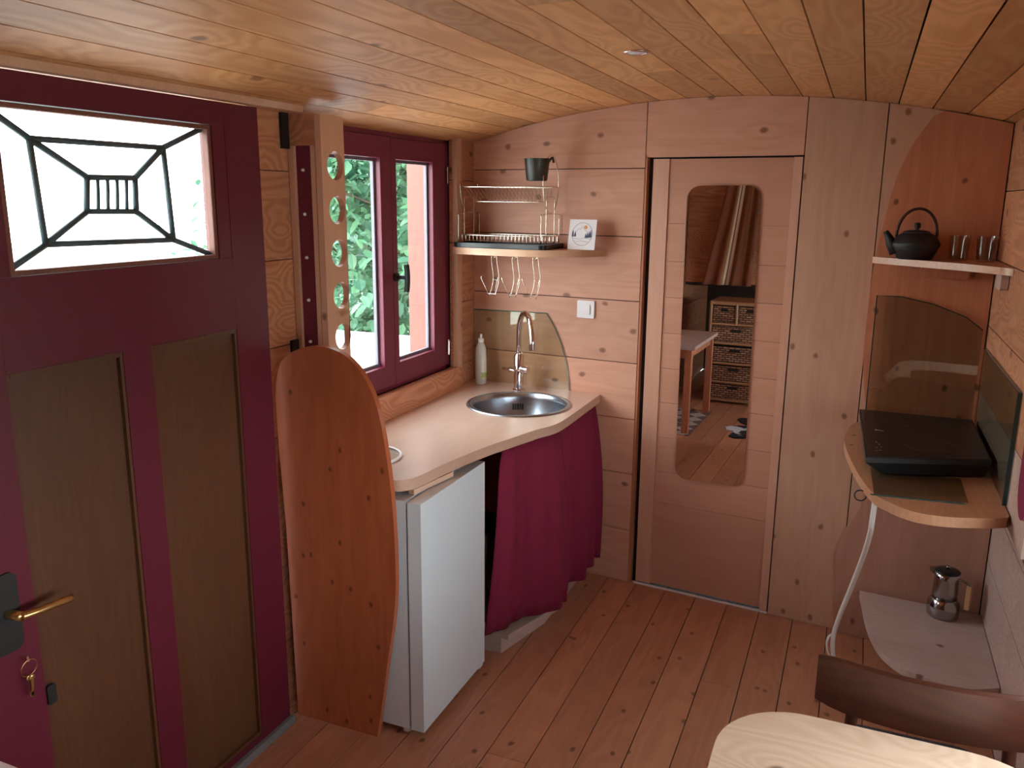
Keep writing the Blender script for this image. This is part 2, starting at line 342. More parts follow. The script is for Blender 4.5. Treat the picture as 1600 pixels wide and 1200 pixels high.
# ================================================================== FLOOR
fl = struct(obj('floor', B(XL-.03, XR2+.05, YF, 4.0, -.09, -.024), M['void']), 'pine plank floor with dark narrow joints')
x = -.995+.1425*-6; i = 0
while x < XR2:
    x0, x1 = max(x, XL), min(x+.1425, XR2); g = .0012 if i % 2 else .0022
    if x1-x0 > .02:
        cuts = [YF]+sorted(random.uniform(YF+.4, 3.0) for _ in range(2))+[4.0]
        if -1.0 < x < -.9: cuts = [YF, -.4, 2.205, 4.0]
        for a, c in zip(cuts, cuts[1:]):
            c2 = min(c, yb((x0+x1)/2)+.03) if c == 4.0 else c
            L_ = c2-a; wd = x1-x0
            pts = [(-L_/2+.001, -wd/2+g), (L_/2-.001, -wd/2+g), (L_/2-.001, wd/2-g), (-L_/2+.001, wd/2-g)]
            obj('board', prism(pts, -.024, random.uniform(-.0008, 0)), M['floor'], fl, loc=((x0+x1)/2, (a+c2)/2, 0), rot=(0, 0, PI/2), bevel=.0012, seg=1)
    x += .1425; i += 1

# ================================================================== CEILING
pts = [(x_, zc(x_)+.012) for x_ in [XL-.12+i*(XR2+.12-XL+.12)/30 for i in range(31)]]
cb = prism(pts+[(a, b+.06) for a, b in pts[::-1]], YF, 3.95, 'xz')
ce = struct(obj('ceiling', cb, M['void']), 'barrel ceiling of orange pine boards')
def arcpt(k): return -.044+.1142*k       # seam x (near the crown the arc is almost flat)
for k in range(-16, 6):
    xa, xb = arcpt(k), arcpt(k+1)
    if xb < XL-.02: continue
    xa = max(xa, XL-.06); xb = min(xb, XR2+.06)
    za, zb = zc(xa), zc(xb); L_ = 3.85-YF; wd = math.hypot(xb-xa, zb-za)
    cuts = [0]+sorted(random.uniform(.8, L_-.8) for _ in range(1 if random.random() < .5 else 2))+[L_]
    for a, c in zip(cuts, cuts[1:]):
        bm = B(-(c-a)/2+.0008, (c-a)/2-.0008, -wd/2+.0022, wd/2-.0022, 0, .014)
        o = obj('board', bm, M['ceil'], ce, bevel=.003, seg=1)
        o.matrix_world = Matrix.Translation(((xa+xb)/2, YF+(a+c)/2, (za+zb)/2)) @ Matrix.Rotation(-math.atan2(zb-za, xb-xa), 4, 'Y') @ Matrix.Rotation(-PI/2, 4, 'Z')

# ================================================================== END WALL (wall_back)
def ub(x, off=0): return (Vector((x, yb(x, off), 0))).dot(UB)
u0, u1 = ub(XL)-.02, ub(XR2)+.03
def zcu(u, off=0): return zc(W(u, off).x)
top = [(u_, zcu(u_)+.03) for u_ in [u0+i*(u1-u0)/24 for i in range(25)]]
wb = struct(obj('wall_back', prism([(u0, -.02), (-1.215, -.02)]+[(-1.215, 1.955), (-.576, 1.955), (-.576, -.02), (u1, -.02)]+top[::-1], .02, .09, 'xz'), M['void'], loc=W(0), rot=(0, 0, DW)), 'end wall of pale pine boards with the sliding door')
def wbplank(ua, ubb, z0, z1, mat, thick=.02, name='plank', curved=False, label=None):
    uc, zz = (ua+ubb)/2, (z0+z1)/2
    if curved:
        n_ = 8; pts = [(ua-uc+.001, z0-zz+.0015), (ubb-uc-.001, z0-zz+.002)]+[((ubb-.001)+(ua-ubb+.002)*i/n_-uc, zcu(ubb+(ua-ubb)*i/n_)-.002-zz) for i in range(n_+1)]
        bm = prism(pts, 0, thick, 'xz')
    else: bm = B(ua-uc+.001, ubb-uc-.001, 0, thick, z0-zz+.002, z1-zz-.002)
    o = obj(name, bm, mat, wb, loc=(uc, 0, zz), bevel=.0018, seg=1)
    if label: o['label'] = label
    return o
zs = [0, .262, .538, .80, 1.06, 1.34, 1.622, 1.912]
for a, c in zip(zs, zs[1:]): wbplank(u0+.02, -1.225, a, c, M['wall'])
wbplank(u0+.02, -1.225, 1.912, 2.2, M['wall'], curved=True)
wbplank(-1.223, -.577, 1.955, 2.2, M['wall'], curved=True, thick=.028, label='wide board over the sliding door')
# wide upright board right of the door and the narrower one behind the shelves
bw = M['wallz']
wbplank(-.575, -.289, 0, 2.2, bw, thick=.024, curved=True)
obj('leak_blocker', B(-1.30, -.50, .0905, .11, -.02, 2.05), M['void'], wb)  # unseen sheet added to stop daylight leaking in around the sliding door
wbplank(-.287, ub(XR)+.0, 0, 2.1, M['wallz'], thick=.02, curved=True)
wbplank(ub(XR)+.001, ub(XR2), 0, .93, M['lowz'], thick=.02)
# curved end panel fixed on the wall behind the shelves
UR, UR2 = ub(XR)-.003, ub(XR2)-.003
edge = sp2([(-.246, .93), (-.262, 1.0), (-.280, 1.10), (-.290, 1.22), (-.288, 1.40), (-.284, 1.55), (-.264, 1.70), (-.238, 1.86), (-.196, 1.98), (-.134, 2.085)], 5)
out = edge+[(u_, zcu(u_)-.004) for u_ in (-.10, -.03, .05, UR)]+[(UR, .93)]
t = thing('curved_panel', 'orange pine panel with curved left edge behind the kettle shelf', 'panel', W(0, .022), DW)
obj('upper_panel', prism(out, -.0, .018, 'xz'), M['redz'], t, bevel=.002, seg=1)
edge = sp2([(-.232, .905), (-.234, .72), (-.241, .575), (-.285, .475), (-.318, .36), (-.315, .27), (-.303, .18), (-.300, 0.002)], 6)
obj('lower_panel', prism(edge+[(UR2, .002), (UR2, .876), (UR, .876), (UR, .905)], -.0, .018, 'xz'), M['lowz'], t, bevel=.002, seg=1)['label'] = 'paler lower panel with wavy left edge'

# ------------------------------------------------------------------ sliding door (door_2)
d2 = struct(empty('door_2', W(0, 0), DW), 'pale sliding door with a tall rounded mirror')
obj('recess_shade', B(-1.213, -1.196, .03, .05, .0, 1.955), M['void'], d2)  # near-black strip standing for the shade in the gap beside the door
obj('stile', B(-1.192, -1.122, .012, .040, .012, 1.95), M['slidez'], d2, bevel=.004)
obj('stile', B(-.613, -.580, .002, .040, .012, 1.95), M['slidez'], d2, bevel=.004)
obj('backing', B(-1.19, -.590, .030, .036, .014, 1.95), M['slide'], d2)
gz = [.014, .42, .57, .732, .894, 1.050, 1.208, 1.366, 1.522, 1.682, 1.95]
for a, c in zip(gz, gz[1:]):
    obj('board', B(-.2535, .2535, -.006, .006, -(c-a)/2+.0008, (c-a)/2-.0008), M['slide'], d2, loc=(-.868, .024, (a+c)/2), bevel=.0015, seg=1)
obj('bottom_rail', B(-1.20, -.578, .004, .012, .0, .008), M['plastic_white'], d2)
dm = .0928-.0236     # the mirror hangs a little out of true with the door
mo = obj('mirror', prism(rrect(-.150, .150, -.640, .640, .055), -.003, .003, 'xz'), M['mirror'], d2, loc=(-.877, .004, 1.200), rot=(0, -.009, dm))
obj('mirror_back', prism(rrect(-.144, .144, -.634, .634, .052), 0, .010, 'xz'), M['steel'], mo, loc=(0, .0035, 0))
# frame slot
obj('jamb', B(-1.223, -1.2145, .0, .05, 0, 1.955), M['redz'], d2)

# ================================================================== LEFT WALL
T = .10
WY0, WY1, WZ0, WZ1 = 2.36, 3.47, 1.0, 2.045     # window opening
DY0, DY1, DZ1 = 1.03, 2.085, 2.035             # door opening
bm = bmesh.new()
def lw(y0, y1, z0, z1): box(bm, XL-T, XL-.018, y0, y1, z0, z1)
lw(YF, DY0, 0, 2.1); lw(DY1, WY0, 0, 2.1); lw(WY0, WY1, 0, WZ0); lw(WY1, 3.8, 0, 2.1); lw(WY0, WY1, WZ1, 2.1); lw(DY0, DY1, DZ1, 2.1)
wl_ = struct(obj('wall_left', bm, M['void']), 'side wall with the entrance door and the window')
def lplank(y0, y1, z0, z1, mat=None, name='plank'):
    return obj(name, B(-(y1-y0)/2+.001, (y1-y0)/2-.001, -.009, .009, -(z1-z0)/2+.0015, (z1-z0)/2-.0015), mat or M['flame'], wl_, loc=(XL-.009, (y0+y1)/2, (z0+z1)/2), rot=(0, 0, PI/2), bevel=.0015, seg=1)
ll = [0, .262, .538, .80, 1.0, 1.30, 1.58, 1.86, 2.05]
for a, c in zip(ll, ll[1:]):
    lplank(YF, DY0, a, c); lplank(DY1, WY0, a, c); lplank(WY1, 3.71, a, c)
    if c <= 1.0: lplank(WY0, WY1, a, c)
# ledge board under the window and upright beside it
obj('sill', B(-.60, .565, -.012, .012, -.058, .044), M['flame'], wl_, loc=(XL+.012, 2.93, .958), rot=(0, 0, PI/2), bevel=.003)
obj('upright', B(-.024, .024, -.012, .012, -.53, .53), M['wallz'], wl_, loc=(XL+.010, WY1+.022, 1.52), rot=(0, 0, PI/2), bevel=.003)
struct(obj('trim_1', prism([(-1.70, 2.040), (-1.668, 2.040), (-1.662, 2.062), (-1.70, 2.062)], YF, 2.28, 'xz'), M['shelf'], bevel=.003), 'thin lit moulding along the ceiling above the entrance door')

# ------------------------------------------------------------------ window_1
w1 = struct(empty('window_1', (-1.76, 0, 0)), 'burgundy casement window with two sashes beside the sink')
fr = []
def wpart(name, y0, y1, z0, z1, x0=-.05, x1=.0, mat='burgundy', par=None, bev=.004):
    return obj(name, B(x0, x1, y0, y1, z0, z1), M[mat], par or w1, bevel=bev)
wpart('frame_jamb', WY0, 2.395, WZ0, WZ1, -.06, -.006); wpart('frame_jamb', 3.435, WY1, WZ0, WZ1, -.06, -.006)
wpart('frame_head', WY0, WY1, 2.015, WZ1, -.06, -.006); wpart('frame_sill', WY0, WY1, WZ0, 1.012, -.06, -.006)
def sash(ya, yb2, py0, py1, lab):
    s = obj('sash', holed([(ya, 1.014), (yb2, 1.014), (yb2, 2.013), (ya, 2.013)], [[(py0, 1.105), (py1, 1.105), (py1, 1.930), (py0, 1.930)]], -.045, 0, 'yz'), M['burgundy'], w1, bevel=.003)
    s['label'] = lab
    b2 = holed([(py0-.001, 1.104), (py1+.001, 1.104), (py1+.001, 1.931), (py0-.001, 1.931)], [[(py0+.012, 1.117), (py1-.012, 1.117), (py1-.012, 1.918), (py0+.012, 1.918)]], -.040, -.026, 'yz')
    obj('glazing_bead', b2, M['seal2'], s); obj('pane', B(-.034, -.030, py0+.006, py1-.006, 1.111, 1.924), M['pane'], s)
M['seal2'] = plain('silver_bead', (.16, .14, .17), .4)
sash(2.398, 2.965, 2.49, 2.885, 'left sash, partly behind the drilled rack'); sash(2.967, 3.433, 3.005, 3.318, 'right sash with the black handle')
h = obj('handle', tube(tube(bmesh.new(), [(-.0, 2.985, 1.462), (.045, 2.985, 1.462), (.050, 2.99, 1.462)], .009), smooth_path([(.050, 2.985, 1.405), (.054, 2.985, 1.44), (.054, 2.985, 1.48), (.050, 2.985, 1.515)]), .0115), M['blackmatt'], w1, smooth=True)
obj('handle_plate', prism(rrect(2.968, 3.002, 1.445, 1.479, .01), 0, .008, 'yz'), M['blackmatt'], h)
for zz in (1.88, 1.10): obj('hinge', tube(bmesh.new(), [(.006, 3.440, zz-.035), (.006, 3.440, zz+.035)], .006), M['chrome'], w1, smooth='auto')

# ------------------------------------------------------------------ entrance door (door_1)
d1 = struct(empty('door_1', (-1.683, 0, 0)), 'burgundy entrance door with leaded window and two dark panels')
GY0, GY1, GZ0, GZ1 = 1.245, 1.885, 1.607, 1.970
obj('stile', B(-.045, 0, 1.06, 1.205, .03, 2.035), M['burgundy_shaded'], d1, bevel=.003)['label'] = 'lock stile'
obj('stile', B(-.045, 0, 1.935, 2.078, .03, 2.035), M['burgundy_shaded'], d1, bevel=.003)
obj('stile', B(-.045, 0, 1.518, 1.609, .115, 1.400), M['burgundy_shaded'], d1, bevel=.003)
obj('rail', B(-.045, 0, 1.2055, 1.9345, 1.972, 2.035), M['burgundy_shaded'], d1, bevel=.003)
obj('rail', B(-.045, 0, 1.2055, 1.9345, 1.400, 1.606), M['burgundy_shaded'], d1, bevel=.003)
obj('rail', B(-.045, -.001, 1.2055, 1.9345, .03, .022+.03), M['burgundy_shaded'], d1, bevel=.003)
obj('stile', B(-.045, -.001, 1.2055, 1.245, 1.6065, 1.9715), M['burgundy_shaded'], d1); obj('stile', B(-.045, -.001, 1.885, 1.9345, 1.6065, 1.9715), M['burgundy_shaded'], d1)
for a, c in ((1.2055, 1.5175), (1.6095, 1.9345)):
    p = obj('panel', B(-.030, -.014, a, c, .052, 1.3995), M['doorpanel'], d1)
    for y0, y1 in ((a, a+.009), (c-.009, c)): obj('moulding', B(-.0145, -.002, y0, y1, .053, 1.399), M['doorpanel'], p, bevel=.003)
    obj('moulding', B(-.0145, -.002, a+.01, c-.01, .053, .065), M['doorpanel'], p, bevel=.003); obj('moulding', B(-.0145, -.002, a+.01, c-.01, 1.387, 1.399), M['doorpanel'], p, bevel=.003)
obj('threshold', B(-.09, .012, 1.02, 2.09, .0, .028), M['seal'], d1, bevel=.002)
obj('frame_jamb', B(-.15, -.047, 2.0795, 2.085, .03, 2.04), M['burgundy_shaded'], d1)
g = obj('glazing', B(-.034, -.030, GY0, GY1, GZ0, GZ1), M['pane'], d1)
obj('bead', holed([(GY0, GZ0), (GY1, GZ0), (GY1, GZ1), (GY0, GZ1)], [[(GY0+.014, GZ0+.012), (GY1-.014, GZ0+.012), (GY1-.014, GZ1-.012), (GY0+.014, GZ1-.012)]], -.028, -.004, 'yz'), M['postwood'], d1, bevel=.003)
# leading: inner grid, middle frame, diagonals
def came(a, c, r=.0078):
    obj('lead_came', tube(bmesh.new(), [(-.026, *a), (-.026, *c)], r, 6), M['lead'], g, smooth=True)
O = [(1.259, 1.62), (1.872, 1.62), (1.872, 1.960), (1.20, 1.960)]
O[3] = (1.259, 1.952)
mid = [(1.356, 1.670), (1.740, 1.665), (1.729, 1.902), (1.344, 1.900)]
inn = [(1.475, 1.742), (1.623, 1.740), (1.628, 1.823), (1.485, 1.821)]
for q in (mid, inn):
    for i in range(4): came(q[i], q[(i+1) % 4])
for i in range(4): came(O[i], mid[i]); came(mid[i], inn[i])
for i in (1, 2, 3, 4): came((1.480+.0285*i, 1.742), (1.487+.0285*i, 1.822), .0048)
# handle with dark plate
hp = obj('handle_plate', prism(rrect(1.095, 1.165, .78, .965, .02), 0, .007, 'yz'), M['blackmatt'], d1)
obj('lever', tube(tube(bmesh.new(), [(.006, 1.135, .872), (.045, 1.140, .872)], .011, 10), smooth_path([(.045, 1.140, .872), (.050, 1.17, .870), (.050, 1.215, .866), (.047, 1.262, .860)]), .009, 10, taper=None), M['brass'], hp, smooth=True)
obj('latch_bolt', prism(rrect(1.205, 1.228, .60, .65, .006), 0, .006, 'yz'), M['blackmatt'], d1)
kz = thing('key_ring', 'brass keys on a thin ring hanging on the door', 'keys', (-1.668, 1.160, .745))
obj('key', tube(bmesh.new(), [(-.014, 0, .012), (.0, 0, .010), (.004, 0, .0)], .003, 6), M['chrome'], kz)
obj('ring', tube(bmesh.new(), [(.002+.002*math.sin(a), .020*math.cos(a), -.016+.020*math.sin(a)) for a in [2*PI*i/20 for i in range(20)]], .0011, 5, True), M['brass'], kz, smooth=True)
for s, an in ((-1, .05), (1, -.12)):
    bm = lathe(bmesh.new(), [(.004, 0), (.0075, .003), (.0075, .009), (.004, .012)], 10, (0, 0, -.010))
    bmesh.ops.scale(bm, vec=(.3, 1, 1), verts=bm.verts); box(bm, -.001, .001, -.0025, .0035, -.050, -.008)
    box(bm, -.001, .001, -.005, .0035, -.048, -.038)
    obj('key', bm, M['brass'], kz, loc=(.004+.002*s, .002*s, -.036), rot=(an, 0, 0), bevel=.0004, seg=1)

# ================================================================== RIGHT WALL and the far end behind the camera
RWY0, RWY1, RWZ0, RWZ1 = -.30, 2.20, .78, 1.28
bm = bmesh.new()
def rw(y0, y1, z0, z1, x0=XR2+.02): box(bm, x0, XR2+.12, y0, y1, z0, z1)
rw(YF, RWY0, 0, 2.1); rw(RWY1, 3.7, 0, 2.1); rw(RWY0, RWY1, 0, RWZ0); rw(RWY0, RWY1, RWZ1, 2.1)
wr = struct(obj('wall_right', bm, M['void']), 'side wall of boards behind the hob')
def rplank(y0, y1, z0, z1, x=XR, th=.018, mat='flame'):
    return obj('plank', B(-(y1-y0)/2+.001, (y1-y0)/2-.001, -th/2, th/2, -(z1-z0)/2+.0015, (z1-z0)/2-.0015), M[mat], wr, loc=(x+th/2, (y0+y1)/2, (z0+z1)/2), rot=(0, 0, PI/2), bevel=.0015, seg=1)
LY = 2.36        # the lining behind the hob ends here
for a, c in ((.88, 1.10), (1.10, 1.34), (1.34, 1.58), (1.58, 1.82), (1.82, 2.058)):
    rplank(LY, yb(XR)-.001, a, c, XR, XR2+.02-XR, 'flame' if a > 1.0 else 'white_wood')
for a, c in ((0, .22), (.22, .44), (.44, .66), (.66, .775)):
    rplank(YF, yb(XR2), a, c, XR2, .02, 'white_wood')
rplank(RWY1, yb(XR2)-.1, .776, .879, XR2, .02, 'white_wood')
for a, c in ((.776, 1.03), (1.03, 1.279)): rplank(YF, RWY0-.001, a, c, XR2, .02, 'flame')
rplank(RWY1+.001, LY-.001, .88, 1.279, XR2, .02, 'flame')
for a, c in ((1.281, 1.53), (1.53, 1.78), (1.78, 2.045)): rplank(YF, LY-.001, a, c, XR2, .02, 'flame')
w2 = struct(empty('window_2', (XR2+.05, 0, 0)), 'window beside the dining table')
obj('frame', holed([(RWY0, RWZ0), (RWY1, RWZ0), (RWY1, RWZ1), (RWY0, RWZ1)], [[(RWY0+.05, RWZ0+.05), (.93, RWZ0+.05), (.93, RWZ1-.05), (RWY0+.05, RWZ1-.05)], [(.97, RWZ0+.05), (RWY1-.05, RWZ0+.05), (RWY1-.05, RWZ1-.05), (.97, RWZ1-.05)]], 0, .04, 'yz'), M['burgundy'], w2)
obj('pane', B(.018, .022, RWY0+.04, RWY1-.04, RWZ0+.04, RWZ1-.04), M['pane'], w2)
# alcove end: pine board wall down to z = 1.03, recess below shaded by near-black colour, chest stands in front
wf = struct(obj('wall_front', B(XL-.05, XR2+.1, YF-.06, YF, 0, 2.2), M['alcove_shade']), 'far end behind the photographer, alcove shade put in its dark colour')
for i, (a, c) in enumerate(((1.03, 1.30), (1.30, 1.56), (1.56, 1.82), (1.82, 2.05))):
    obj('plank', B(-.38, .38, -.01, .01, -(c-a)/2+.001, (c-a)/2-.001), M['flame'], wf, loc=(XL+.385, -.72, (a+c)/2), bevel=.002, seg=1)
obj('plank', B(-.70, .70, -.01, .01, -.08, .08), M['flame'], wf, loc=(-.26, -.72, 1.12), bevel=.002, seg=1)
obj('bed_shelf', B(XL+.01, XR2, YF, -.735, 1.00, 1.03), M['alcove_shade'], wf)

# ================================================================== OBJECTS, left side
# drilled bottle rack (tall box with round holes)
t = thing('bottle_rack', 'tall pine rack with five round holes standing beside the window', 'rack')
YC, XH = 2.287, -1.610
holes = [circle(2.362+.003*i, 1.8795-.1405*i, .0455, 20) for i in range(5)]
obj('drilled_board', holed([(YC, 1.0), (2.415, 1.0), (2.415, 2.034), (YC, 2.034)], holes, XH-.022, XH, 'yz'), M['wallz'], t, smooth=False)
obj('top_cap', B(-1.737, -1.633, YC-.002, YC+.020, 1.94, 2.036), M['flame'], t, bevel=.002)
obj('side_rail', B(-1.737, -1.716, YC, YC+.020, 1.0, 1.9395), M['wallz'], t, bevel=.002)
obj('side_rail', B(-1.652, -1.637, YC, YC+.020, 1.0, 1.9395), M['wallz'], t, bevel=.002)
obj('back_board', B(-1.7155, -1.6525, YC+.012, YC+.022, 1.0, 1.9395), M['burgundy'], t)['label'] = 'burgundy board with five screw caps'
for i in range(5): obj('screw_cap', lathe(bmesh.new(), [(.0, 0), (.006, .0), (.005, .006), (0, .008)], 10), M['plastic_white'], t, loc=(-1.690, YC+.012, 1.865-.140*i), rot=(PI/2, 0, 0), smooth=True)
obj('bottom_cap', B(-1.737, -1.633, YC+.021, 2.41, 1.0, 1.018), M['flame'], t)
for zz in (1.985, 1.295): obj('bracket', B(-1.739, -1.728, YC-.036, YC-.002, zz-.055*(1 if zz > 1.5 else .7), zz+.055*(1 if zz > 1.5 else .3)), M['blackmatt'], t, bevel=.003)
# rounded partition board
lft = [(-1.690, .0), (-1.694, .3), (-1.700, .7), (-1.712, .98), (-1.715, 1.15)]
rgt = [(-1.705, 1.215), (-1.680, 1.270), (-1.625, 1.308), (-1.545, 1.326), (-1.470, 1.316), (-1.415, 1.285), (-1.370, 1.232), (-1.331, 1.145), (-1.302, .985), (-1.286, .819), (-1.281, .62), (-1.290, .468), (-1.321, .278), (-1.345, .13), (-1.367, .0)]
t = tag(obj('partition_board', prism(lft[:-1]+sp2(lft[-1:]+rgt, 5), 2.131, 2.153, 'xz'), M['oval'], bevel=.005), 'tall rounded reddish pine board closing the end of the worktop', 'board')
# fridge
f = thing('fridge', 'small white fridge under the worktop behind the rounded board', 'fridge', (-1.45, 2.42, 0))
obj('body', B(-.25, .183, -.245, .235, .03, .842), M['white'], f, bevel=.006)
obj('door', B(.192, .240, -.248, .238, .032, .840), M['white'], f, bevel=.009, seg=3, smooth=True)
obj('seal', B(.182, .193, -.238, .228, .04, .832), M['seal'], f)
for x_, y_ in ((-.22, -.21), (-.22, .2), (.155, -.21), (.155, .2)): obj('foot', lathe(bmesh.new(), [(.016, 0), (.016, .02), (.01, .031)], 12), M['plastic_white'], f, loc=(x_, y_, 0), smooth='auto')
obj('hinge', B(.17, .232, .205, .240, .012, .029), M['plastic_white'], f, bevel=.003)
# worktop with sink hole
cxs, cys, rs = -1.335, 3.295, .232
edge = sp2([(-1.33, 2.192), (-1.30, 2.200), (-1.274, 2.232), (-1.260, 2.29), (-1.243, 2.431), (-1.200, 2.65), (-1.160, 2.787), (-1.118, 2.93), (-1.078, 3.03), (-1.066, 3.12), (-1.064, 3.30)], 4)
outp = [(-1.728, 2.192)]+edge+[(-1.064, 3.605)]+[(-1.064, yb(-1.064, .002)), (-1.736, yb(-1.736, .002)), (-1.736, 3.5)]
wt = tag(obj('worktop', holed(outp, [circle(cxs, cys, rs-.012, 40)], .862, .900), M['counter']), 'pale wooden worktop with wavy front edge under the window', 'worktop')
obj('batten', B(-.11, .11, -.011, .011, -.008, .009), M['counter'], wt, loc=(-1.262, 2.345, .852), rot=(0, 0, 1.42), bevel=.001)
# sink
s = thing('sink', 'round stainless steel sink set in the worktop', 'sink', (cxs, cys, .9))
obj('bowl', lathe(bmesh.new(), [(rs, .001), (rs-.003, .005), (rs-.020, .006), (rs-.026, .002), (rs-.030, -.02), (rs-.045, -.13), (rs-.075, -.158), (rs-.13, -.165), (.035, -.168), (.030, -.172), (0, -.173)], 56, cap=False), M['steel'], s, smooth=True)
for i, a in enumerate((-.16, -.08, 0., .08, .16)):
    an = 1.98+a*.7; rr = rs-.0365
    obj('overflow_slot', B(-.004, .004, -.001, .001, -.014, .014), M['black'], s, loc=(rr*math.cos(an), rr*math.sin(an), -.060), rot=(-.12, 0, an-PI/2))
obj('drain', lathe(bmesh.new(), [(.0, .004), (.022, .003), (.030, -.001)], 20, cap=False), M['chrome'], s, loc=(0, 0, -.168), smooth=True)
# faucet
fx, fy = -1.440, 3.545
fa = thing('faucet', 'tall chrome swan-neck tap behind the sink', 'tap', (fx, fy, .9))
obj('body', lathe(bmesh.new(), [(.028, 0), (.028, .006), (.0225, .010), (.0225, .165), (.017, .172), (.017, .18)], 24), M['chrome'], fa, smooth='auto')
dx, dy_ = .141, -.190; rad = math.hypot(dx, dy_)/2; ex, ey = dx/(2*rad), dy_/(2*rad)
arc = [(0, 0, .17), (0, 0, .22), (0, 0, .262)]+[(ex*rad*(1-math.cos(a)), ey*rad*(1-math.cos(a)), .262+rad*math.sin(a)) for a in [PI*i/14 for i in range(1, 15)]]+[(ex*2*rad, ey*2*rad, .245)]
obj('spout', tube(bmesh.new(), arc, .0125, 14), M['chrome'], fa, smooth=True)
obj('nozzle', tube(bmesh.new(), [(ex*2*rad, ey*2*rad, .262), (ex*2*rad, ey*2*rad, .232)], .0145, 14), M['chrome'], fa, smooth='auto')
v_ = obj('valve', tube(bmesh.new(), [(.015, -.004, .102), (.052, -.012, .102)], .019, 16), M['chrome'], fa, smooth='auto')
obj('lever', tube(bmesh.new(), [(.030, -.026, .104), (-.010, -.034, .100), (-.070, -.026, .106)], .006, 10), M['chrome'], v_, smooth=True)
# glass splashback behind the sink
sp_ = sp2([(-1.676, 1.258), (-1.631, 1.190), (-1.590, 1.098), (-1.565, 1.00), (-1.551, .9015)], 5)
g_ = tag(wallobj('glass_splashback', prism([(ub(XL)+.004, .9015)]+[(ub(XL)+.004, 1.250)]+sp_, -.006, 0, 'xz'), M['splash'], off=.003), 'clear glass splashback with curved side behind the swan-neck tap', 'splashback')
edgep = [(ub(XL)+.004, 1.250)]+sp_
obj('polished_edge', tube(bmesh.new(), [(a, -.003, b) for a, b in edgep], .0026, 5), M['splash_edge'], g_)
# dish soap
b_ = thing('soap_bottle', 'milky dish soap bottle standing in the corner of the worktop', 'bottle', (-1.658, 3.598, .9005), -.35)
bm = lathe(bmesh.new(), [(.0, 0), (.026, .0), (.029, .004), (.029, .145), (.027, .175), (.018, .198), (.012, .204), (.012, .212)], 24); bmesh.ops.scale(bm, vec=(1.05, .75, 1), verts=bm.verts)
obj('bottle_body', bm, M['soap'], b_, smooth=True)
obj('cap', lathe(bmesh.new(), [(.0135, .205), (.0135, .222), (.006, .226), (.0055, .244), (0, .245)], 16), M['plastic_white'], b_, smooth='auto')
bm = bmesh.new()
for z0, z1, k in ((.03, .14, 0),):
    ring = [[bm.verts.new((.0308*math.cos(a), .0222*math.sin(a), z)) for a in [-.9+.18*i for i in range(9)]] for z in (z0, z1)]
    for j in range(8): bm.faces.new((ring[0][j], ring[0][j+1], ring[1][j+1], ring[1][j]))
lb = obj('label', bm, M['label'], b_, smooth=True)
bm = bmesh.new()
ring = [[bm.verts.new((.0311*math.cos(a), .0225*math.sin(a), z)) for a in [-.9+.18*i for i in range(9)]] for z in (.035, .062)]
for j in range(8): bm.faces.new((ring[0][j], ring[0][j+1], ring[1][j+1], ring[1][j]))
obj('label_band', bm, M['label_g'], lb, smooth=True)
# round glass disc with white rim
t = thing('round_trivet', 'round clear disc with white rim lying on the near end of the worktop', 'trivet', (-1.522, 2.37, .9005))
obj('disc', lathe(bmesh.new(), [(.108, 0), (.108, .004)], 40), M['pane'], t)
obj('rim', tube(bmesh.new(), [(.112*math.cos(a), .112*math.sin(a), .0052) for a in [2*PI*i/48 for i in range(48)]], .005, 8, True), M['plastic_white'], t, smooth=True)
# crimson curtain
topp = smooth_path([(-1.190, 2.775, 0), (-1.165, 2.85, 0), (-1.125, 2.97, 0), (-1.092, 3.06, 0), (-1.092, 3.25, 0), (-1.085, 3.50, 0), (-1.090, 3.60, 0)], 20)
botp = smooth_path([(-1.235, 2.705, 0), (-1.165, 2.80, 0), (-1.115, 2.93, 0), (-1.040, 3.09, 0), (-1.085, 3.20, 0), (-1.035, 3.40, 0), (-1.050, 3.585, 0)], 20)
bm = bmesh.new(); rows = []
for r in range(13):
    tt = r/12; row = []
    for i, (a, c) in enumerate(zip(topp, botp)):
        s_ = i/(len(topp)-1); k = tt**.6
        p = a.lerp(c, k); bulge = .018*math.sin(PI*tt)
        fold = (.007+.010*tt)*math.sin(s_*58+.6*math.sin(tt*2))*(.25 if s_ < .5 else 1.3)+.012*math.sin(s_*19)
        zb = .112+.012*math.sin(s_*9)
        row.append(bm.verts.new((p.x+bulge+fold, p.y-.25*fold, .858+(zb-.858)*tt)))
    rows.append(row)
for a, c in zip(rows, rows[1:]):
    for j in range(len(a)-1): bm.faces.new((a[j], a[j+1], c[j+1], c[j]))
cu = thing('sink_curtain', 'crimson cloth curtain hanging below the worktop in front of the sink', 'curtain')
o = obj('cloth', bm, M['curtain'], cu, smooth=True)
md = o.modifiers.new('thick', 'SOLIDIFY'); md.thickness = .003
bm = bmesh.new(); tube(bm, [v+Vector((-.006, 0, .850)) for v in topp[::4]], .004, 6); obj('curtain_wire', bm, M['wire'], cu)
# wooden plinth
pl_ = thing('plinth', 'low pale wooden plinth on the floor under the crimson curtain', 'plinth')
obj('top_board', prism([(-1.68, 2.775), (-1.160, 2.775), (-1.055, 3.10), (-1.09, 3.20), (-1.09, 3.60), (-1.68, 3.60)], .072, .094), M['lowshelf'], pl_, bevel=.002)
obj('riser', prism([(-1.68, 2.785), (-1.195, 2.785), (-1.12, 3.08), (-1.12, 3.58), (-1.68, 3.58)], .0, .0715), M['lowshelf'], pl_)
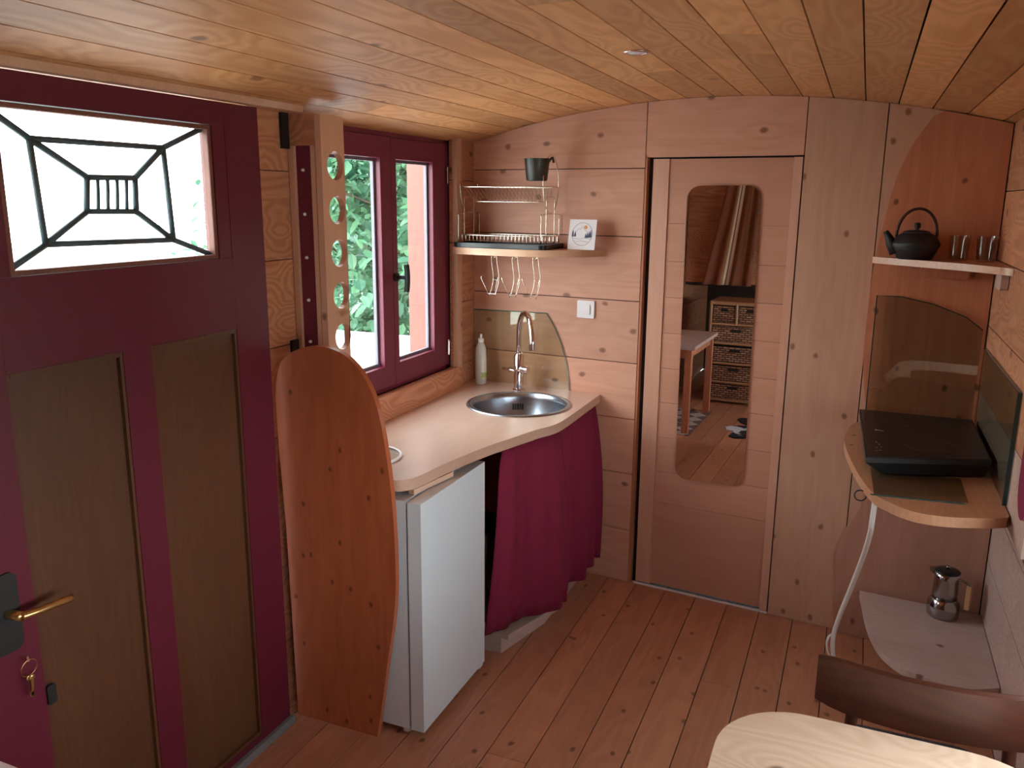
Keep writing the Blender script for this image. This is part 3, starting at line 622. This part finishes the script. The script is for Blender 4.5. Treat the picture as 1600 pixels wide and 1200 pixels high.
# dark box under the sink beside the fridge
t = thing('dark_box', 'dark box standing behind the gap between fridge and crimson curtain', 'box', (-1.40, 2.93, .094))
obj('box_body', B(-.14, .12, -.10, .10, 0, .38), M['seal'], t, bevel=.02); obj('lid', B(-.13, .11, -.09, .09, .3805, .40), M['black'], t, bevel=.005)

# ------------------------------------------------------------------ dish shelf on the end wall
shp = [(XL+.003, 3.455), (-1.60, 3.43), (-1.45, 3.418), (-1.34, 3.42), (-1.24, 3.445), (-1.15, 3.50), (-1.09, 3.57), (-1.065, yb(-1.065, .004))]
sh = tag(obj('dish_shelf', prism(sp2(shp, 5)+[(XL+.003, yb(XL+.003, .004))], 1.532, 1.562), M['shelf'], bevel=.003), 'pale curved wall shelf above the sink carrying the drying rack', 'shelf')
# drip tray and rack: frame rotated a little with the wall
RT = thing('drip_tray', 'black plastic drip tray under the wire drying rack', 'tray', (-1.497, 3.548, 1.5625), DW*.6)
bm = holed(rrect(-.232, .232, -.118, .118, .03), [rrect(-.215, .215, -.102, .102, .02)], .004, .022); obj('rim', bm, M['black'], RT, bevel=.002)
obj('base', prism(rrect(-.226, .226, -.112, .112, .026), 0, .004), M['black'], RT)
rk = thing('dish_rack', 'two-tier chromed wire dish rack standing on the black drip tray', 'dish rack', (-1.497, 3.548, 1.588), DW*.6)
r0 = .0024
obj('lower_frame', tube(bmesh.new(), [(a, b, .030) for a, b in rrect(-.205, .215, -.085, .085, .02)], r0, 6, True), M['wire'], rk, smooth=True)
for i in range(22):
    x_ = -.195+.019*i
    obj('spoke', tube(bmesh.new(), [(x_, -.085, .030), (x_, -.082, .004), (x_, 0, .0), (x_, .082, .004), (x_, .085, .030)], .0013, 5), M['wire'], rk)
obj('upper_frame', tube(bmesh.new(), [(a, b, .242) for a, b in rrect(-.195, .215, -.105, .100, .02)], r0, 6, True), M['wire'], rk, smooth=True)
obj('upper_frame', tube(bmesh.new(), [(a, b, .178) for a, b in rrect(-.150, .180, -.045, .050, .015)], r0, 6, True), M['wire'], rk, smooth=True)
for i in range(19):
    x_ = -.155+.0185*i
    obj('spoke', tube(bmesh.new(), [(x_-.012, -.105, .242), (x_+.006, -.045, .178), (x_+.006, .05, .178), (x_-.012, .100, .242)], .0013, 5), M['wire'], rk)
for sx, lab in ((-.205, None), (.205, None)):
    for y0, y1, zt in ((-.10, .10, .125), (-.045, .045, .20)):
        bm = tube(bmesh.new(), smooth_path([(sx, y0, -.002), (sx, y0, zt-.02), (sx, y0+.012, zt), (sx, y1-.012, zt), (sx, y1, zt-.02), (sx, y1, -.002)], 3), r0, 6)
        obj('side_wire', bm, M['wire'], rk, smooth=True)
    ov = [(sx, .085*math.cos(a), .255+(.125 if math.sin(a) < 0 or sx > 0 else .02)*math.sin(a)) for a in [2*PI*i/32 for i in range(32)]]
    obj('end_loop', tube(bmesh.new(), ov, r0, 6, True), M['wire'], rk, smooth=True)
# cutlery cup hung on the rack
cu_ = thing('cutlery_cup', 'dark plastic cutlery cup hanging high on the right end of the dish rack', 'cup', (-1.337, 3.478, 1.856), 0)
bm = lathe(bmesh.new(), [(0, 0), (.042, 0), (.046, .004), (.056, .094), (.053, .094), (.043, .006), (0, .005)], 28); obj('cup_body', bm, M['cup'], cu_, smooth='auto')
obj('clip', tube(bmesh.new(), smooth_path([(.050, .01, .080), (.062, .02, .098), (.066, .03, .078)]), .005, 6), M['cup'], cu_, smooth=True)
# card with landscape emblem
cd_ = thing('landscape_card', 'square white card with a round mountain and fir tree emblem leaning on the wall', 'card', W(ub(-1.165)+.028, .105, 1.5645), DW)
cdr = empty('card_tilt'); bpy.data.objects.remove(cdr)
TL = .20
def crd(name, bm, mat, par=None): return obj(name, bm, M[mat], par or cd_, rot=(-TL if par is None else 0, 0, 0))
cb_ = crd('sheet', B(-.064, .064, 0, .002, 0, .132), 'paper')
crd('ring', tube(bmesh.new(), [(.048*math.cos(a), -.0005, .068+.050*math.sin(a)) for a in [2*PI*i/40 for i in range(40)]], .0009, 4, True), 'inklight', cb_)
crd('sun', prism(circle(.014, .098, .008, 16), -.001, 0, 'xz'), 'inko', cb_)
for hx, hh, hz in ((-.044, .030, .056), (-.033, .024, .057), (.018, .020, .052), (.026, .026, .052), (.034, .030, .053), (.041, .034, .054)):
    crd('fir_tree', prism([(hx-.005, hz), (hx+.005, hz), (hx+.003, hz+hh*.55), (hx, hz+hh), (hx-.003, hz+hh*.55)], -.001, 0, 'xz'), 'ink', cb_)
crd('mountain_line', tube(bmesh.new(), [(-.030, -.0005, .078), (-.018, -.0005, .092), (-.010, -.0005, .088), (.0, -.0005, .100), (.010, -.0005, .086), (.026, -.0005, .076)], .0007, 4), 'inklight', cb_)
crd('hill_line', tube(bmesh.new(), [(-.046, -.0005, .050), (-.015, -.0005, .046), (.015, -.0005, .050), (.046, -.0005, .046)], .0007, 4), 'inklight', cb_)
crd('hill_line', tube(bmesh.new(), [(-.030, -.0005, .034), (.0, -.0005, .038), (.030, -.0005, .033)], .0007, 4), 'inklight', cb_)
# wire mug hooks below the shelf
def hook_set(x0, y0, lab):
    h_ = thing('mug_hook', lab, 'hook', (x0, y0, 1.532), 0, 'wire hooks under the dish shelf')
    obj('screw', tube(bmesh.new(), smooth_path([(0, 0, .0), (0, 0, -.008), (0, -.010, -.012)]), .005, 8), M['brass'], h_, smooth=True)
    for s_ in (-1, 1):
        a = .0135*s_
        pth = [(0, -.012, -.008), (a*.8, -.016, -.004), (a, -.014, -.03), (a+.006, -.006, -.10), (a+.002, -.014, -.145), (a-.004, -.030, -.182)]
        obj('wire_strand', tube(bmesh.new(), smooth_path(pth, 4), .0017, 6), M['wire'], h_, smooth=True)
        obj('wire_strand', tube(bmesh.new(), smooth_path([(a-.004, -.030, -.182), (a-.020*(1 if s_ < 0 else -.6), -.050, -.13), (a-.034*(1 if s_ < 0 else -.6), -.052, -.098), (a-.030*(1 if s_ < 0 else -.6), -.046, -.092)], 4), .0017, 6), M['wire'], h_, smooth=True)
    obj('cross_wire', tube(bmesh.new(), [(-.010, -.010, -.110), (.022, -.010, -.110)], .0015, 5), M['wire'], h_)
    obj('cross_wire', tube(bmesh.new(), [(-.024, -.028, -.172), (.016, -.028, -.172)], .0015, 5), M['wire'], h_)
hook_set(-1.525, 3.465, 'wire mug hook under the dish shelf, the one nearest the window')
hook_set(-1.420, 3.455, 'wire mug hook under the dish shelf, between the other two')
hook_set(-1.322, 3.455, 'wire mug hook under the dish shelf, the one nearest the light switch')
# light switch
t = thing('light_switch', 'white square light switch on the plank wall left of the sliding door', 'switch', W(-1.478, .0, 1.290), DW)
obj('plate', prism(rrect(-.042, .042, -.040, .040, .006), -.009, 0, 'xz'), M['plastic_white'], t, bevel=.001)
obj('rocker', prism(rrect(-.020, .022, -.022, .022, .003), -.014, -.0092, 'xz'), M['plastic_white'], t, bevel=.001)
# recessed spotlight
t = thing('ceiling_spotlight', 'small round recessed spotlight with steel rim in the pine ceiling', 'spotlight', (-.648, 2.468, 2.1915))
obj('rim', lathe(bmesh.new(), [(.040, 0), (.040, -.003), (.034, -.005), (.028, -.002), (.028, 0)], 28), M['chrome'], t, smooth=True)
obj('lens', lathe(bmesh.new(), [(0, -.004), (.027, -.003), (.027, -.001)], 24, cap=False), M['lens'], t, smooth=True)

# ================================================================== OBJECTS, right corner
# kettle shelf
ks = thing('kettle_shelf', 'thin curved corner shelf carrying the black teapot', 'shelf')
e_ = sp2([(.034, yb(.034, .045)), (.113, 3.405), (.215, 3.315), (.31, 3.235), (.38, 3.155), (.425, 3.09), (XR-.002, 3.07)], 5)
obj('shelf_board', prism(e_+[(XR-.002, yb(XR-.002, .042)), (.034, yb(.034, .042))], 1.553, 1.577), M['hobshelf'], ks, bevel=.003)
obj('bracket', prism(rrect(.20, .36, 1.508, 1.5525, .018), yb(.28, .072), yb(.28, .045), 'xz'), M['redz'], ks, bevel=.003)
obj('bracket', prism(rrect(3.13, 3.25, 1.50, 1.5525, .018), XR-.025, XR-.003, 'yz'), M['lowshelf'], ks, bevel=.003)
# teapot
tp = thing('teapot', 'black cast iron teapot with hoop handle on the upper corner shelf', 'teapot', (.172, 3.400, 1.5775), .0)
obj('pot', lathe(bmesh.new(), [(0, 0), (.055, 0), (.060, .003), (.072, .030), (.083, .052), (.080, .060), (.066, .082), (.050, .092), (.046, .094)], 36), M['blackmatt'], tp, smooth=True)
ld = obj('lid', lathe(bmesh.new(), [(.047, .092), (.046, .098), (.030, .103), (0, .105)], 30), M['blackmatt'], tp, smooth=True)
obj('knob', lathe(bmesh.new(), [(.006, .104), (.006, .110), (.011, .113), (.011, .126), (.008, .130), (0, .131)], 14), M['blackmatt'], ld, smooth='auto')
obj('spout', tube(bmesh.new(), [(-.062, -.005, .022), (-.078, -.006, .050), (-.090, -.007, .074), (-.104, -.008, .098)], .012, 12, taper=[.024, .020, .014, .009]), M['blackmatt'], tp, smooth=True)
hd = [(.066*math.cos(a), 0, .088+.092*math.sin(a)) for a in [PI*i/18 for i in range(19)]]
obj('handle', tube(bmesh.new(), [(.064, 0, .070)]+hd+[(-.064, 0, .070)], .0052, 8), M['bentwood'], tp, smooth=True)
# tumblers
def tumbler(x_, y_, lab):
    g_ = thing('glass_tumbler', lab, 'glass', (x_, y_, 1.5775), 0, 'tumblers beside the teapot')
    obj('tumbler_body', lathe(bmesh.new(), [(0, 0), (.027, 0), (.029, .002), (.0355, .088), (.0335, .088), (.0270, .008), (0, .007)], 28), M['tumbler'], g_, smooth='auto')
tumbler(.312, 3.385, 'clear glass tumbler standing next to the black teapot'); tumbler(.397, 3.375, 'clear glass tumbler nearest the corner of the upper shelf')
# hob shelf
e_ = sp2([(XR-.004, 2.575), (.435, 2.545), (.38, 2.515), (.28, 2.482), (.20, 2.488), (.136, 2.541), (.088, 2.621), (.043, 2.82), (.006, 3.077), (-.002, 3.254), (.017, 3.42), (.040, yb(.04, .045))], 5)
hs_ = tag(obj('hob_shelf', prism(e_+[(XR-.004, yb(XR, .045))], .897, .927), M['hobshelf'], bevel=.006, seg=3), 'rounded orange pine shelf carrying the black hob', 'shelf')
# glass guards
UG = ub(XR)-.014
t = tag(wallobj('splash_guard', prism([(-.258, .930), (-.260, 1.431), (-.172, 1.431), (-.061, 1.409), (.049, 1.369), (UG, 1.325), (UG, .930)], -.006, 0, 'xz'), M['glass_dark'], off=.041), 'clear glass guard on the back wall behind the hob', 'splash guard')
obj('polished_edge', tube(bmesh.new(), [(-.258, -.003, .93), (-.260, -.003, 1.431), (-.172, -.003, 1.431), (-.061, -.003, 1.409), (.049, -.003, 1.369), (UG, -.003, 1.325)], .0022, 5), M['edge_dark'], t)
t = tag(obj('splash_guard', B(XR-.009, XR-.003, 2.645, yb(XR, .05), .930, 1.259), M['glass_dark']), 'clear glass guard on the side wall at the end of the hob', 'splash guard')
obj('polished_edge', B(XR-.013, XR-.002, 2.638, 2.6445, .930, 1.262), M['edge_dark'], t); obj('polished_edge', B(XR-.011, XR-.002, 2.645, yb(XR, .05), 1.2595, 1.263), M['edge_dark'], t)
# hob
hb = thing('induction_hob', 'black tabletop hob with touch controls along its left side', 'hob', (0, 0, .927))
q = [(.066, 2.759), (.430, 2.885), (.430, 3.428), (.041, 3.432)]
bt = [(.115, 2.800), (.418, 2.900), (.418, 3.41), (.065, 3.41)]
bm = bmesh.new(); lo = [bm.verts.new((a, b, .006)) for a, b in bt]; m1 = [bm.verts.new((a, b, .048)) for a, b in q]; hi = [bm.verts.new((a, b, .064)) for a, b in q]
bm.faces.new(lo[::-1]); bm.faces.new(hi)
for A_, B_ in ((lo, m1), (m1, hi)):
    for i in range(4): bm.faces.new((A_[i], A_[(i+1) % 4], B_[(i+1) % 4], B_[i]))
obj('casing', bm, M['blackmatt'], hb, bevel=.006)
cen = (sum(a for a, b in q)/4, sum(b for a, b in q)/4)
gl_ = obj('glass_top', prism([(cen[0]+(a-cen[0])*.97, cen[1]+(b-cen[1])*.98) for a, b in q], .0642, .0662), M['black'], hb)
M['print'] = plain('grey_print', (.35, .30, .34), .5)
for yy in (2.98, 3.28): obj('ring_mark', tube(bmesh.new(), [(.265+.085*math.cos(a), yy+.085*math.sin(a), .0664) for a in [2*PI*i/40 for i in range(40)]], .0008, 4, True), M['blackmatt'], gl_)
for i, (a, b) in enumerate(((.098, 3.12), (.108, 3.12), (.118, 3.12), (.098, 2.96), (.106, 2.93), (.098, 2.89), (.112, 2.90), (.098, 2.85), (.108, 2.86))):
    obj('touch_mark', prism(circle(a, b, .0028 if i > 2 else .004, 10), .0662, .0668), M['print'] if i else M['plastic_white'], gl_)
for x_, y_ in ((.14, 2.85), (.39, 2.93), (.39, 3.38), (.10, 3.36)): obj('foot', lathe(bmesh.new(), [(.012, 0), (.012, .006)], 12), M['blackmatt'], hb, loc=(x_, y_, 0))
# loose glass sheet on the shelf in front of the hob
t = tag(obj('glass_sheet', prism([(.094, 2.60), (.347, 2.625), (.347, 2.86), (.085, 2.86)], .9275, .9310), M['glass_dark']), 'loose sheet of glass lying on the pine shelf under the front of the hob', 'glass sheet')
obj('cut_edge', B(.094, .347, -.001, .001, .9275, .9312), M['edge_dark'], t, loc=(-.009, 2.578, 0), rot=(0, 0, .0985))
# hook ring under the shelf edge
t = tag(obj('ring_hook', tube(bmesh.new(), [(.060+.017*math.cos(a), 2.70, .884+.017*math.sin(a)) for a in [.35*PI+1.65*PI*i/20 for i in range(21)]]+[(.075, 2.715, .898)], .0022, 6), M['blackmatt'], smooth=True), 'small open black ring hook under the left edge of the hob shelf', 'hook')
# cable
cab = thing('power_cable', 'thick white cable hanging from the hob shelf to the floor', 'cable')
pth = smooth_path([(.102, 2.655, .897), (.100, 2.665, .82), (.100, 2.72, .755), (.092, 2.86, .62), (.066, 2.98, .44), (.040, 3.04, .30), (.026, 3.05, .20), (.040, 3.07, .10), (.085, 3.12, .012)], 8)
obj('cable_sheath', tube(bmesh.new(), pth, .0085, 10), M['cable'], cab, smooth=True)
obj('loose_loop', tube(bmesh.new(), smooth_path([(.030, 3.045, .225), (.012, 3.05, .21), (.006, 3.05, .175), (.018, 3.06, .130), (.052, 3.08, .085)], 6), .0042, 8), M['cable'], cab, smooth=True)
# low corner shelf
e_ = sp2([(.112, yb(.112, .045)), (.122, 3.373), (.141, 3.185), (.177, 3.024), (.233, 2.925), (.30, 2.878), (.367, 2.850), (.45, 2.850), (XR2-.002, 2.90)], 5)
tag(obj('corner_shelf', prism(e_+[(XR2-.002, yb(XR2-.002, .045))], .192, .220), M['lowshelf'], bevel=.004), 'whitish low corner shelf under the hob with the coffee pot on it', 'shelf')
# moka pot
mk = thing('coffee_pot', 'polished steel stove-top coffee pot on the low corner shelf', 'coffee pot', (.408, 3.375, .2205), -.45)
mk.scale = (1.05, 1.05, 1.03)
obj('boiler', lathe(bmesh.new(), [(0, 0), (.046, 0), (.053, .006), (.056, .035), (.054, .055), (.045, .068), (.043, .072)], 32), M['pot'], mk, smooth=True)
obj('collector', lathe(bmesh.new(), [(.042, .072), (.0425, .10), (.0405, .15), (.043, .176), (.041, .176), (.038, .15), (.035, .10), (.03, .09), (0, .088)], 32), M['pot'], mk, smooth=True)
bm = prism([(-.062, 0), (-.040, .018), (-.040, -.018)], .160, .178); obj('pour_lip', bm, M['pot'], mk, bevel=.004)
lid = obj('lid', lathe(bmesh.new(), [(.044, .177), (.043, .181), (.03, .186), (0, .188)], 28), M['black'], mk, smooth=True); obj('knob', lathe(bmesh.new(), [(.005, .187), (.008, .195), (.006, .200), (0, .201)], 12), M['pot'], lid, smooth=True)
h2 = obj('handle', tube(bmesh.new(), smooth_path([(.040, 0, .160), (.060, 0, .158), (.080, 0, .150), (.080, 0, .146)]), .005, 8), M['pot'], mk, smooth=True)
obj('handle_grip', B(.071, .087, -.007, .007, .055, .148), M['copper'] if 'copper' in M else plain('wooden_grip', (.55, .30, .14), .4), mk, bevel=.004)

# ------------------------------------------------------------------ dining table and chair, bottom right
tt_ = thing('dining_table', 'light wooden dining table with rounded corner in the foreground', 'table', (0, 0, 0))
obj('tabletop', prism(rrect(-.180, XR-.01, .85, 1.640, .165, 10), .725, .752), M['tabletop'], tt_, bevel=.005, seg=3)
for x_, y_ in ((-.08, .95), (-.06, 1.50), (.36, .95), (.36, 1.50)): obj('leg', lathe(bmesh.new(), [(.018, 0), (.026, .725)], 12), M['tabletop'], tt_, loc=(x_, y_, 0), smooth='auto')
obj('apron', B(-.05, .35, 1.49, 1.51, .65, .724), M['tabletop'], tt_); obj('apron', B(-.05, .35, .94, .96, .65, .724), M['tabletop'], tt_)
ch = thing('dining_chair', 'dark bentwood chair with black seat standing behind the table', 'chair', (.212, 1.70, 0))
# curved back rail, convex towards the table
n_ = 16; bm = bmesh.new(); prof = []
for i in range(n_+1):
    s_ = -1+2*i/n_; xx = .222*s_; yy = .040*s_*s_; hgt = .056*(1-.16*max(0, abs(s_)-.82)/.18); zmid = .787
    prof.append([bm.verts.new((xx, yy+d, zmid+h)) for d, h in ((-.010, -hgt), (-.013, 0), (-.010, hgt), (.0, hgt+.004), (.010, hgt), (.010, -hgt))])
for a, c in zip(prof, prof[1:]):
    for j in range(6): bm.faces.new((a[j], a[(j+1) % 6], c[(j+1) % 6], c[j]))
bm.faces.new(prof[0]); bm.faces.new(prof[-1][::-1])
obj('back_rail', bm, M['bentwood'], ch, bevel=.004, smooth=True)
for s_ in (-1, 1):
    obj('back_post', tube(bmesh.new(), smooth_path([(.145*s_, .030, .735), (.15*s_, .022, .60), (.16*s_, .02, .44), (.17*s_, .0, .20), (.185*s_, -.03, .0)]), .013, 10), M['bentwood'], ch, smooth=True)
    obj('leg', tube(bmesh.new(), [(.16*s_, .36, .43), (.185*s_, .40, .0)], .015, 10, taper=[.018, .012]), M['bentwood'], ch, smooth=True)
obj('seat', prism(rrect(-.19, .19, .03, .41, .09, 8), .43, .465), M['leather'], ch, bevel=.010, seg=3)
obj('seat_frame', prism(rrect(-.175, .175, .045, .395, .08, 8), .405, .4298), M['bentwood'], ch)

# ================================================================== what the mirror shows
ct = thing('wicker_chest', 'tall wicker chest of drawers seen in the mirror', 'chest of drawers', (-1.155, -.256, 0))
for x_ in (-.225, .225):
    for y_ in (-.012, -.40): obj('post', tube(bmesh.new(), [(x_, y_, 0), (x_, y_, .905)], .014, 8), M['rattan'], ct, smooth='auto')
for i, zz in enumerate((.03, .195, .365, .545, .715, .895)): obj('rail', tube(bmesh.new(), [(-.225, -.010, zz), (.225, -.010, zz)], .012, 8), M['rattan'], ct, smooth='auto')
obj('rail', tube(bmesh.new(), [(0, -.010, .715), (0, -.010, .895)], .012, 8), M['rattan'], ct, smooth='auto')
obj('top_board', B(-.235, .235, -.41, .0, .905, .915), M['rattan'], ct)
for k in range(4):
    z0 = (.045, .21, .38, .56)[k]; dr = obj('drawer', B(-.205, .205, -.39, -.022, z0, z0+.135), M['wicker'], ct, bevel=.006)
    obj('grip_hole', B(-.045, .045, -.0218, -.012, z0+.088, z0+.112), M['void'], dr)
for s_ in (-1, 1):
    dr = obj('drawer', B(*sorted((.018*s_, .205*s_)), -.39, -.022, .732, .872), M['wicker'], ct, bevel=.006)
    obj('grip_hole', B(.111*s_-.03, .111*s_+.03, -.0218, -.012, .826, .852), M['void'], dr)
st = thing('side_table', 'small wall table with a white top seen in the mirror', 'table', (0, 0, .007))
obj('tabletop', B(-1.735, -1.235, .10, .94, .664, .690), M['lowshelf'], st, bevel=.003)
for y_ in (.135, .875): obj('leg', B(-1.315, -1.265, y_-.025, y_+.025, 0, .6635), M['redz'], st, bevel=.003); obj('leg', B(-1.72, -1.67, y_-.025, y_+.025, 0, .6635), M['redz'], st, bevel=.003)
obj('apron', B(-1.30, -1.28, .161, .849, .59, .6635), M['redz'], st); obj('apron', B(-1.669, -1.316, .865, .885, .59, .6635), M['redz'], st)
tag(obj('patterned_rug', B(-.24, .24, -.42, .42, 0, .006), M['rugp'], loc=(-1.485, .51, .0005)), 'patterned rug under the small table seen in the mirror', 'rug')
pts = []
for i in range(40):
    a = 2*PI*i/40; r_ = .24+.07*math.sin(3*a+1)+.05*math.sin(7*a)+random.uniform(-.012, .012); pts.append((r_*1.15*math.cos(a), r_*1.25*math.sin(a)))
tag(obj('cowhide_rug', prism(pts, 0, .008), M['cow'], loc=(-.74, .47, .001)), 'black and white cowhide on the floor seen in the mirror', 'rug')
bm = bmesh.new(); uvl = bm.loops.layers.uv.new('UVMap'); rows = []; NC = 96
for r in range(14):
    t_ = r/13; row = []
    xl, xr = -1.36+(-1.545+1.36)*t_**1.1, -1.075+(-1.105+1.075)*t_
    for i in range(NC+1):
        s_ = i/NC; row.append((bm.verts.new((xl+(xr-xl)*s_, -.60+(.012+.012*t_)*math.sin(s_*21+t_)+.01*math.sin(s_*8), 2.02+(1.025-2.02)*t_)), s_, t_))
    rows.append(row)
for a, c in zip(rows, rows[1:]):
    for j in range(NC):
        q4 = (a[j], a[j+1], c[j+1], c[j]); f_ = bm.faces.new([v[0] for v in q4])
        for lp, v in zip(f_.loops, q4): lp[uvl].uv = (v[1], v[2])
cu2 = thing('striped_curtain', 'brown curtain with pale stripes seen in the mirror', 'curtain')
o = obj('cloth', bm, M['stripe'], cu2, smooth=True); o.modifiers.new('thick', 'SOLIDIFY').thickness = .003
obj('curtain_rail', tube(bmesh.new(), [(XL+.01, -.60, 2.03), (XR2, -.60, 2.03)], .009, 8), M['wire'], cu2, smooth='auto')

# ================================================================== OUTSIDE
gr = obj('ground', B(-40, 30, -30, 40, -.72, -.62), M['grass']); struct(gr, 'pale gravel ground outside')
tr_ = struct(obj('terrace', B(-4.6, XL-T-.03, -1.5, 6.4, -.62, -.05), M['terrace']), 'pale terrace outside the door')
pp = tag(obj('porch_post', B(-2.11, -1.985, 3.705, 3.765, -.049, 2.5), M['postwood'], bevel=.008), 'salmon painted wooden post outside the right window sash', 'post')
cl_ = thing('window_curtain', 'end of a pink curtain hanging on the side wall at the right edge', 'curtain')
obj('cloth', prism(sp2([(2.22, 1.60), (2.23, 1.2), (2.27, 1.04), (2.33, 1.0), (2.39, 1.04), (2.405, 1.13), (2.395, 1.3), (2.37, 1.60)], 5), XR-.022, XR-.016, 'yz'), M['curtain'], cl_)
obj('curtain_rod', tube(bmesh.new(), [(XR-.019, 1.15, 1.605), (XR-.019, 2.42, 1.605)], .006, 8), M['wire'], cl_, smooth='auto')
gt_ = thing('garden_table', 'white garden table outside behind the left window sash', 'table', (-3.25, 4.72, -.049))
obj('tabletop', B(-.62, .62, -.80, .80, .77, .80), M['plastic_white'], gt_, bevel=.008)
for a in (-.55, .55):
    for b in (-.7, .7): obj('leg', B(a-.03, a+.03, b-.03, b+.03, 0, .7695), M['plastic_white'], gt_)
rl = thing('terrace_railing', 'white wooden railing at the edge of the terrace', 'railing', (-4.5, 0, -.049))
for k in range(6): obj('post', B(-.04, .04, -.6+1.1*k-.04, -.6+1.1*k+.04, 0, .95), M['postwood'], rl)
for zz in (.32, .62, .88): obj('rail', B(.041, .065, -.8, 5.0, zz, zz+.09), M['plastic_white'], rl)
# garden trees: loose leaves near the window one by one, the mass behind as foliage
def leaf_verts(p, size, rnd):
    d = Vector((rnd.uniform(-1, 1), rnd.uniform(-1, 1), rnd.uniform(-1.2, .2))).normalized(); s_ = d.cross(Vector((rnd.uniform(-.5, .5), rnd.uniform(-.5, .5), 1))).normalized(); n2 = s_.cross(d)
    return [p, p+d*size*.35+s_*size*.30+n2*size*.06, p+d*size*.75+s_*size*.22+n2*size*.05, p+d*size, p+d*size*.75-s_*size*.22+n2*size*.05, p+d*size*.35-s_*size*.30+n2*size*.06]
LF = ((0, 1, 2, 3), (0, 3, 4, 5))
rnd = random.Random(3)
def tree(loc, ang, rad, h0, h1, nstuff, nparts, label, name='hazel_tree'):
    t = thing(name, label, 'tree', loc)
    bm = bmesh.new(); tube(bm, smooth_path([(0, 0, 0), (.05, .03, 1.2), (-.05, .06, 2.4), (.02, 0, h1*.85)], 4), .07, 8, taper=None)
    twigs = []
    for k in range(26):
        a = rnd.uniform(0, 2*PI); zz = rnd.uniform(h0, h1*.9); L_ = rnd.uniform(.6, 1.)*rad
        e = Vector((L_*math.cos(a), L_*math.sin(a), zz+rnd.uniform(-.1, .5))); m_ = Vector((e.x*.5, e.y*.5, zz+.1)); twigs.append((Vector((0, 0, zz-.2)), m_, e))
        tube(bm, smooth_path([(0, 0, zz-.2), m_, e], 3), .012, 5)
    obj('trunk', bm, M['bark'], t)
    vs, fs = [], []
    def rp_():
        tw = rnd.choice(twigs); u_ = rnd.uniform(.25, 1.05); p = tw[0].lerp(tw[1], u_*2) if u_ < .5 else tw[1].lerp(tw[2], (u_-.5)*2)
        return p+Vector((rnd.gauss(0, .16), rnd.gauss(0, .16), rnd.gauss(0, .16)))*rad
    for k in range(nstuff):
        b0 = len(vs); vs += leaf_verts(rp_(), rnd.uniform(.10, .19), rnd); fs += [tuple(b0+i for i in f_) for f_ in LF]
    me = bpy.data.meshes.new('foliage'); me.from_pydata([tuple(v) for v in vs], [], fs); me.materials.append(M['leaf'])
    fo = bpy.data.objects.new('foliage', me); COL.objects.link(fo); fo.parent = t; fo['kind'] = 'stuff'
    protos = []
    for k in range(4):
        m2 = bpy.data.meshes.new('leaf'); m2.from_pydata([tuple(v) for v in leaf_verts(Vector((0, 0, 0)), .14, rnd)], [], LF); m2.materials.append(M['leaf']); protos.append(m2)
    for k in range(nparts):
        for _ in range(30):
            p = rp_()
            if p.x*.6-p.y*.8 > rad*.25: break      # the side that faces the window
        l_ = bpy.data.objects.new('leaf', protos[k % 4]); COL.objects.link(l_); l_.parent = t; l_.location = p; l_.rotation_euler = (0, 0, rnd.uniform(0, 6.28)); l_.scale = (rnd.uniform(.7, 1.2),)*3
tree((-3.95, 7.25, -.62), 0, 1.25, .5, 3.8, 8000, 260, 'leafy tree outside, the one nearest the window')
tree((-7.6, 10.9, -.62), 0, 1.7, .2, 4.8, 9000, 0, 'leafy tree behind the left window sash, the one furthest to the left')
tree((-4.4, 11.8, -.62), 0, 1.9, .2, 5.6, 15000, 0, 'tall dense tree directly behind the tree nearest the window')
tree((-9.4, 15.6, -.62), 0, 2.4, .2, 6.5, 12000, 0, 'furthest tree, seen over the garden table')
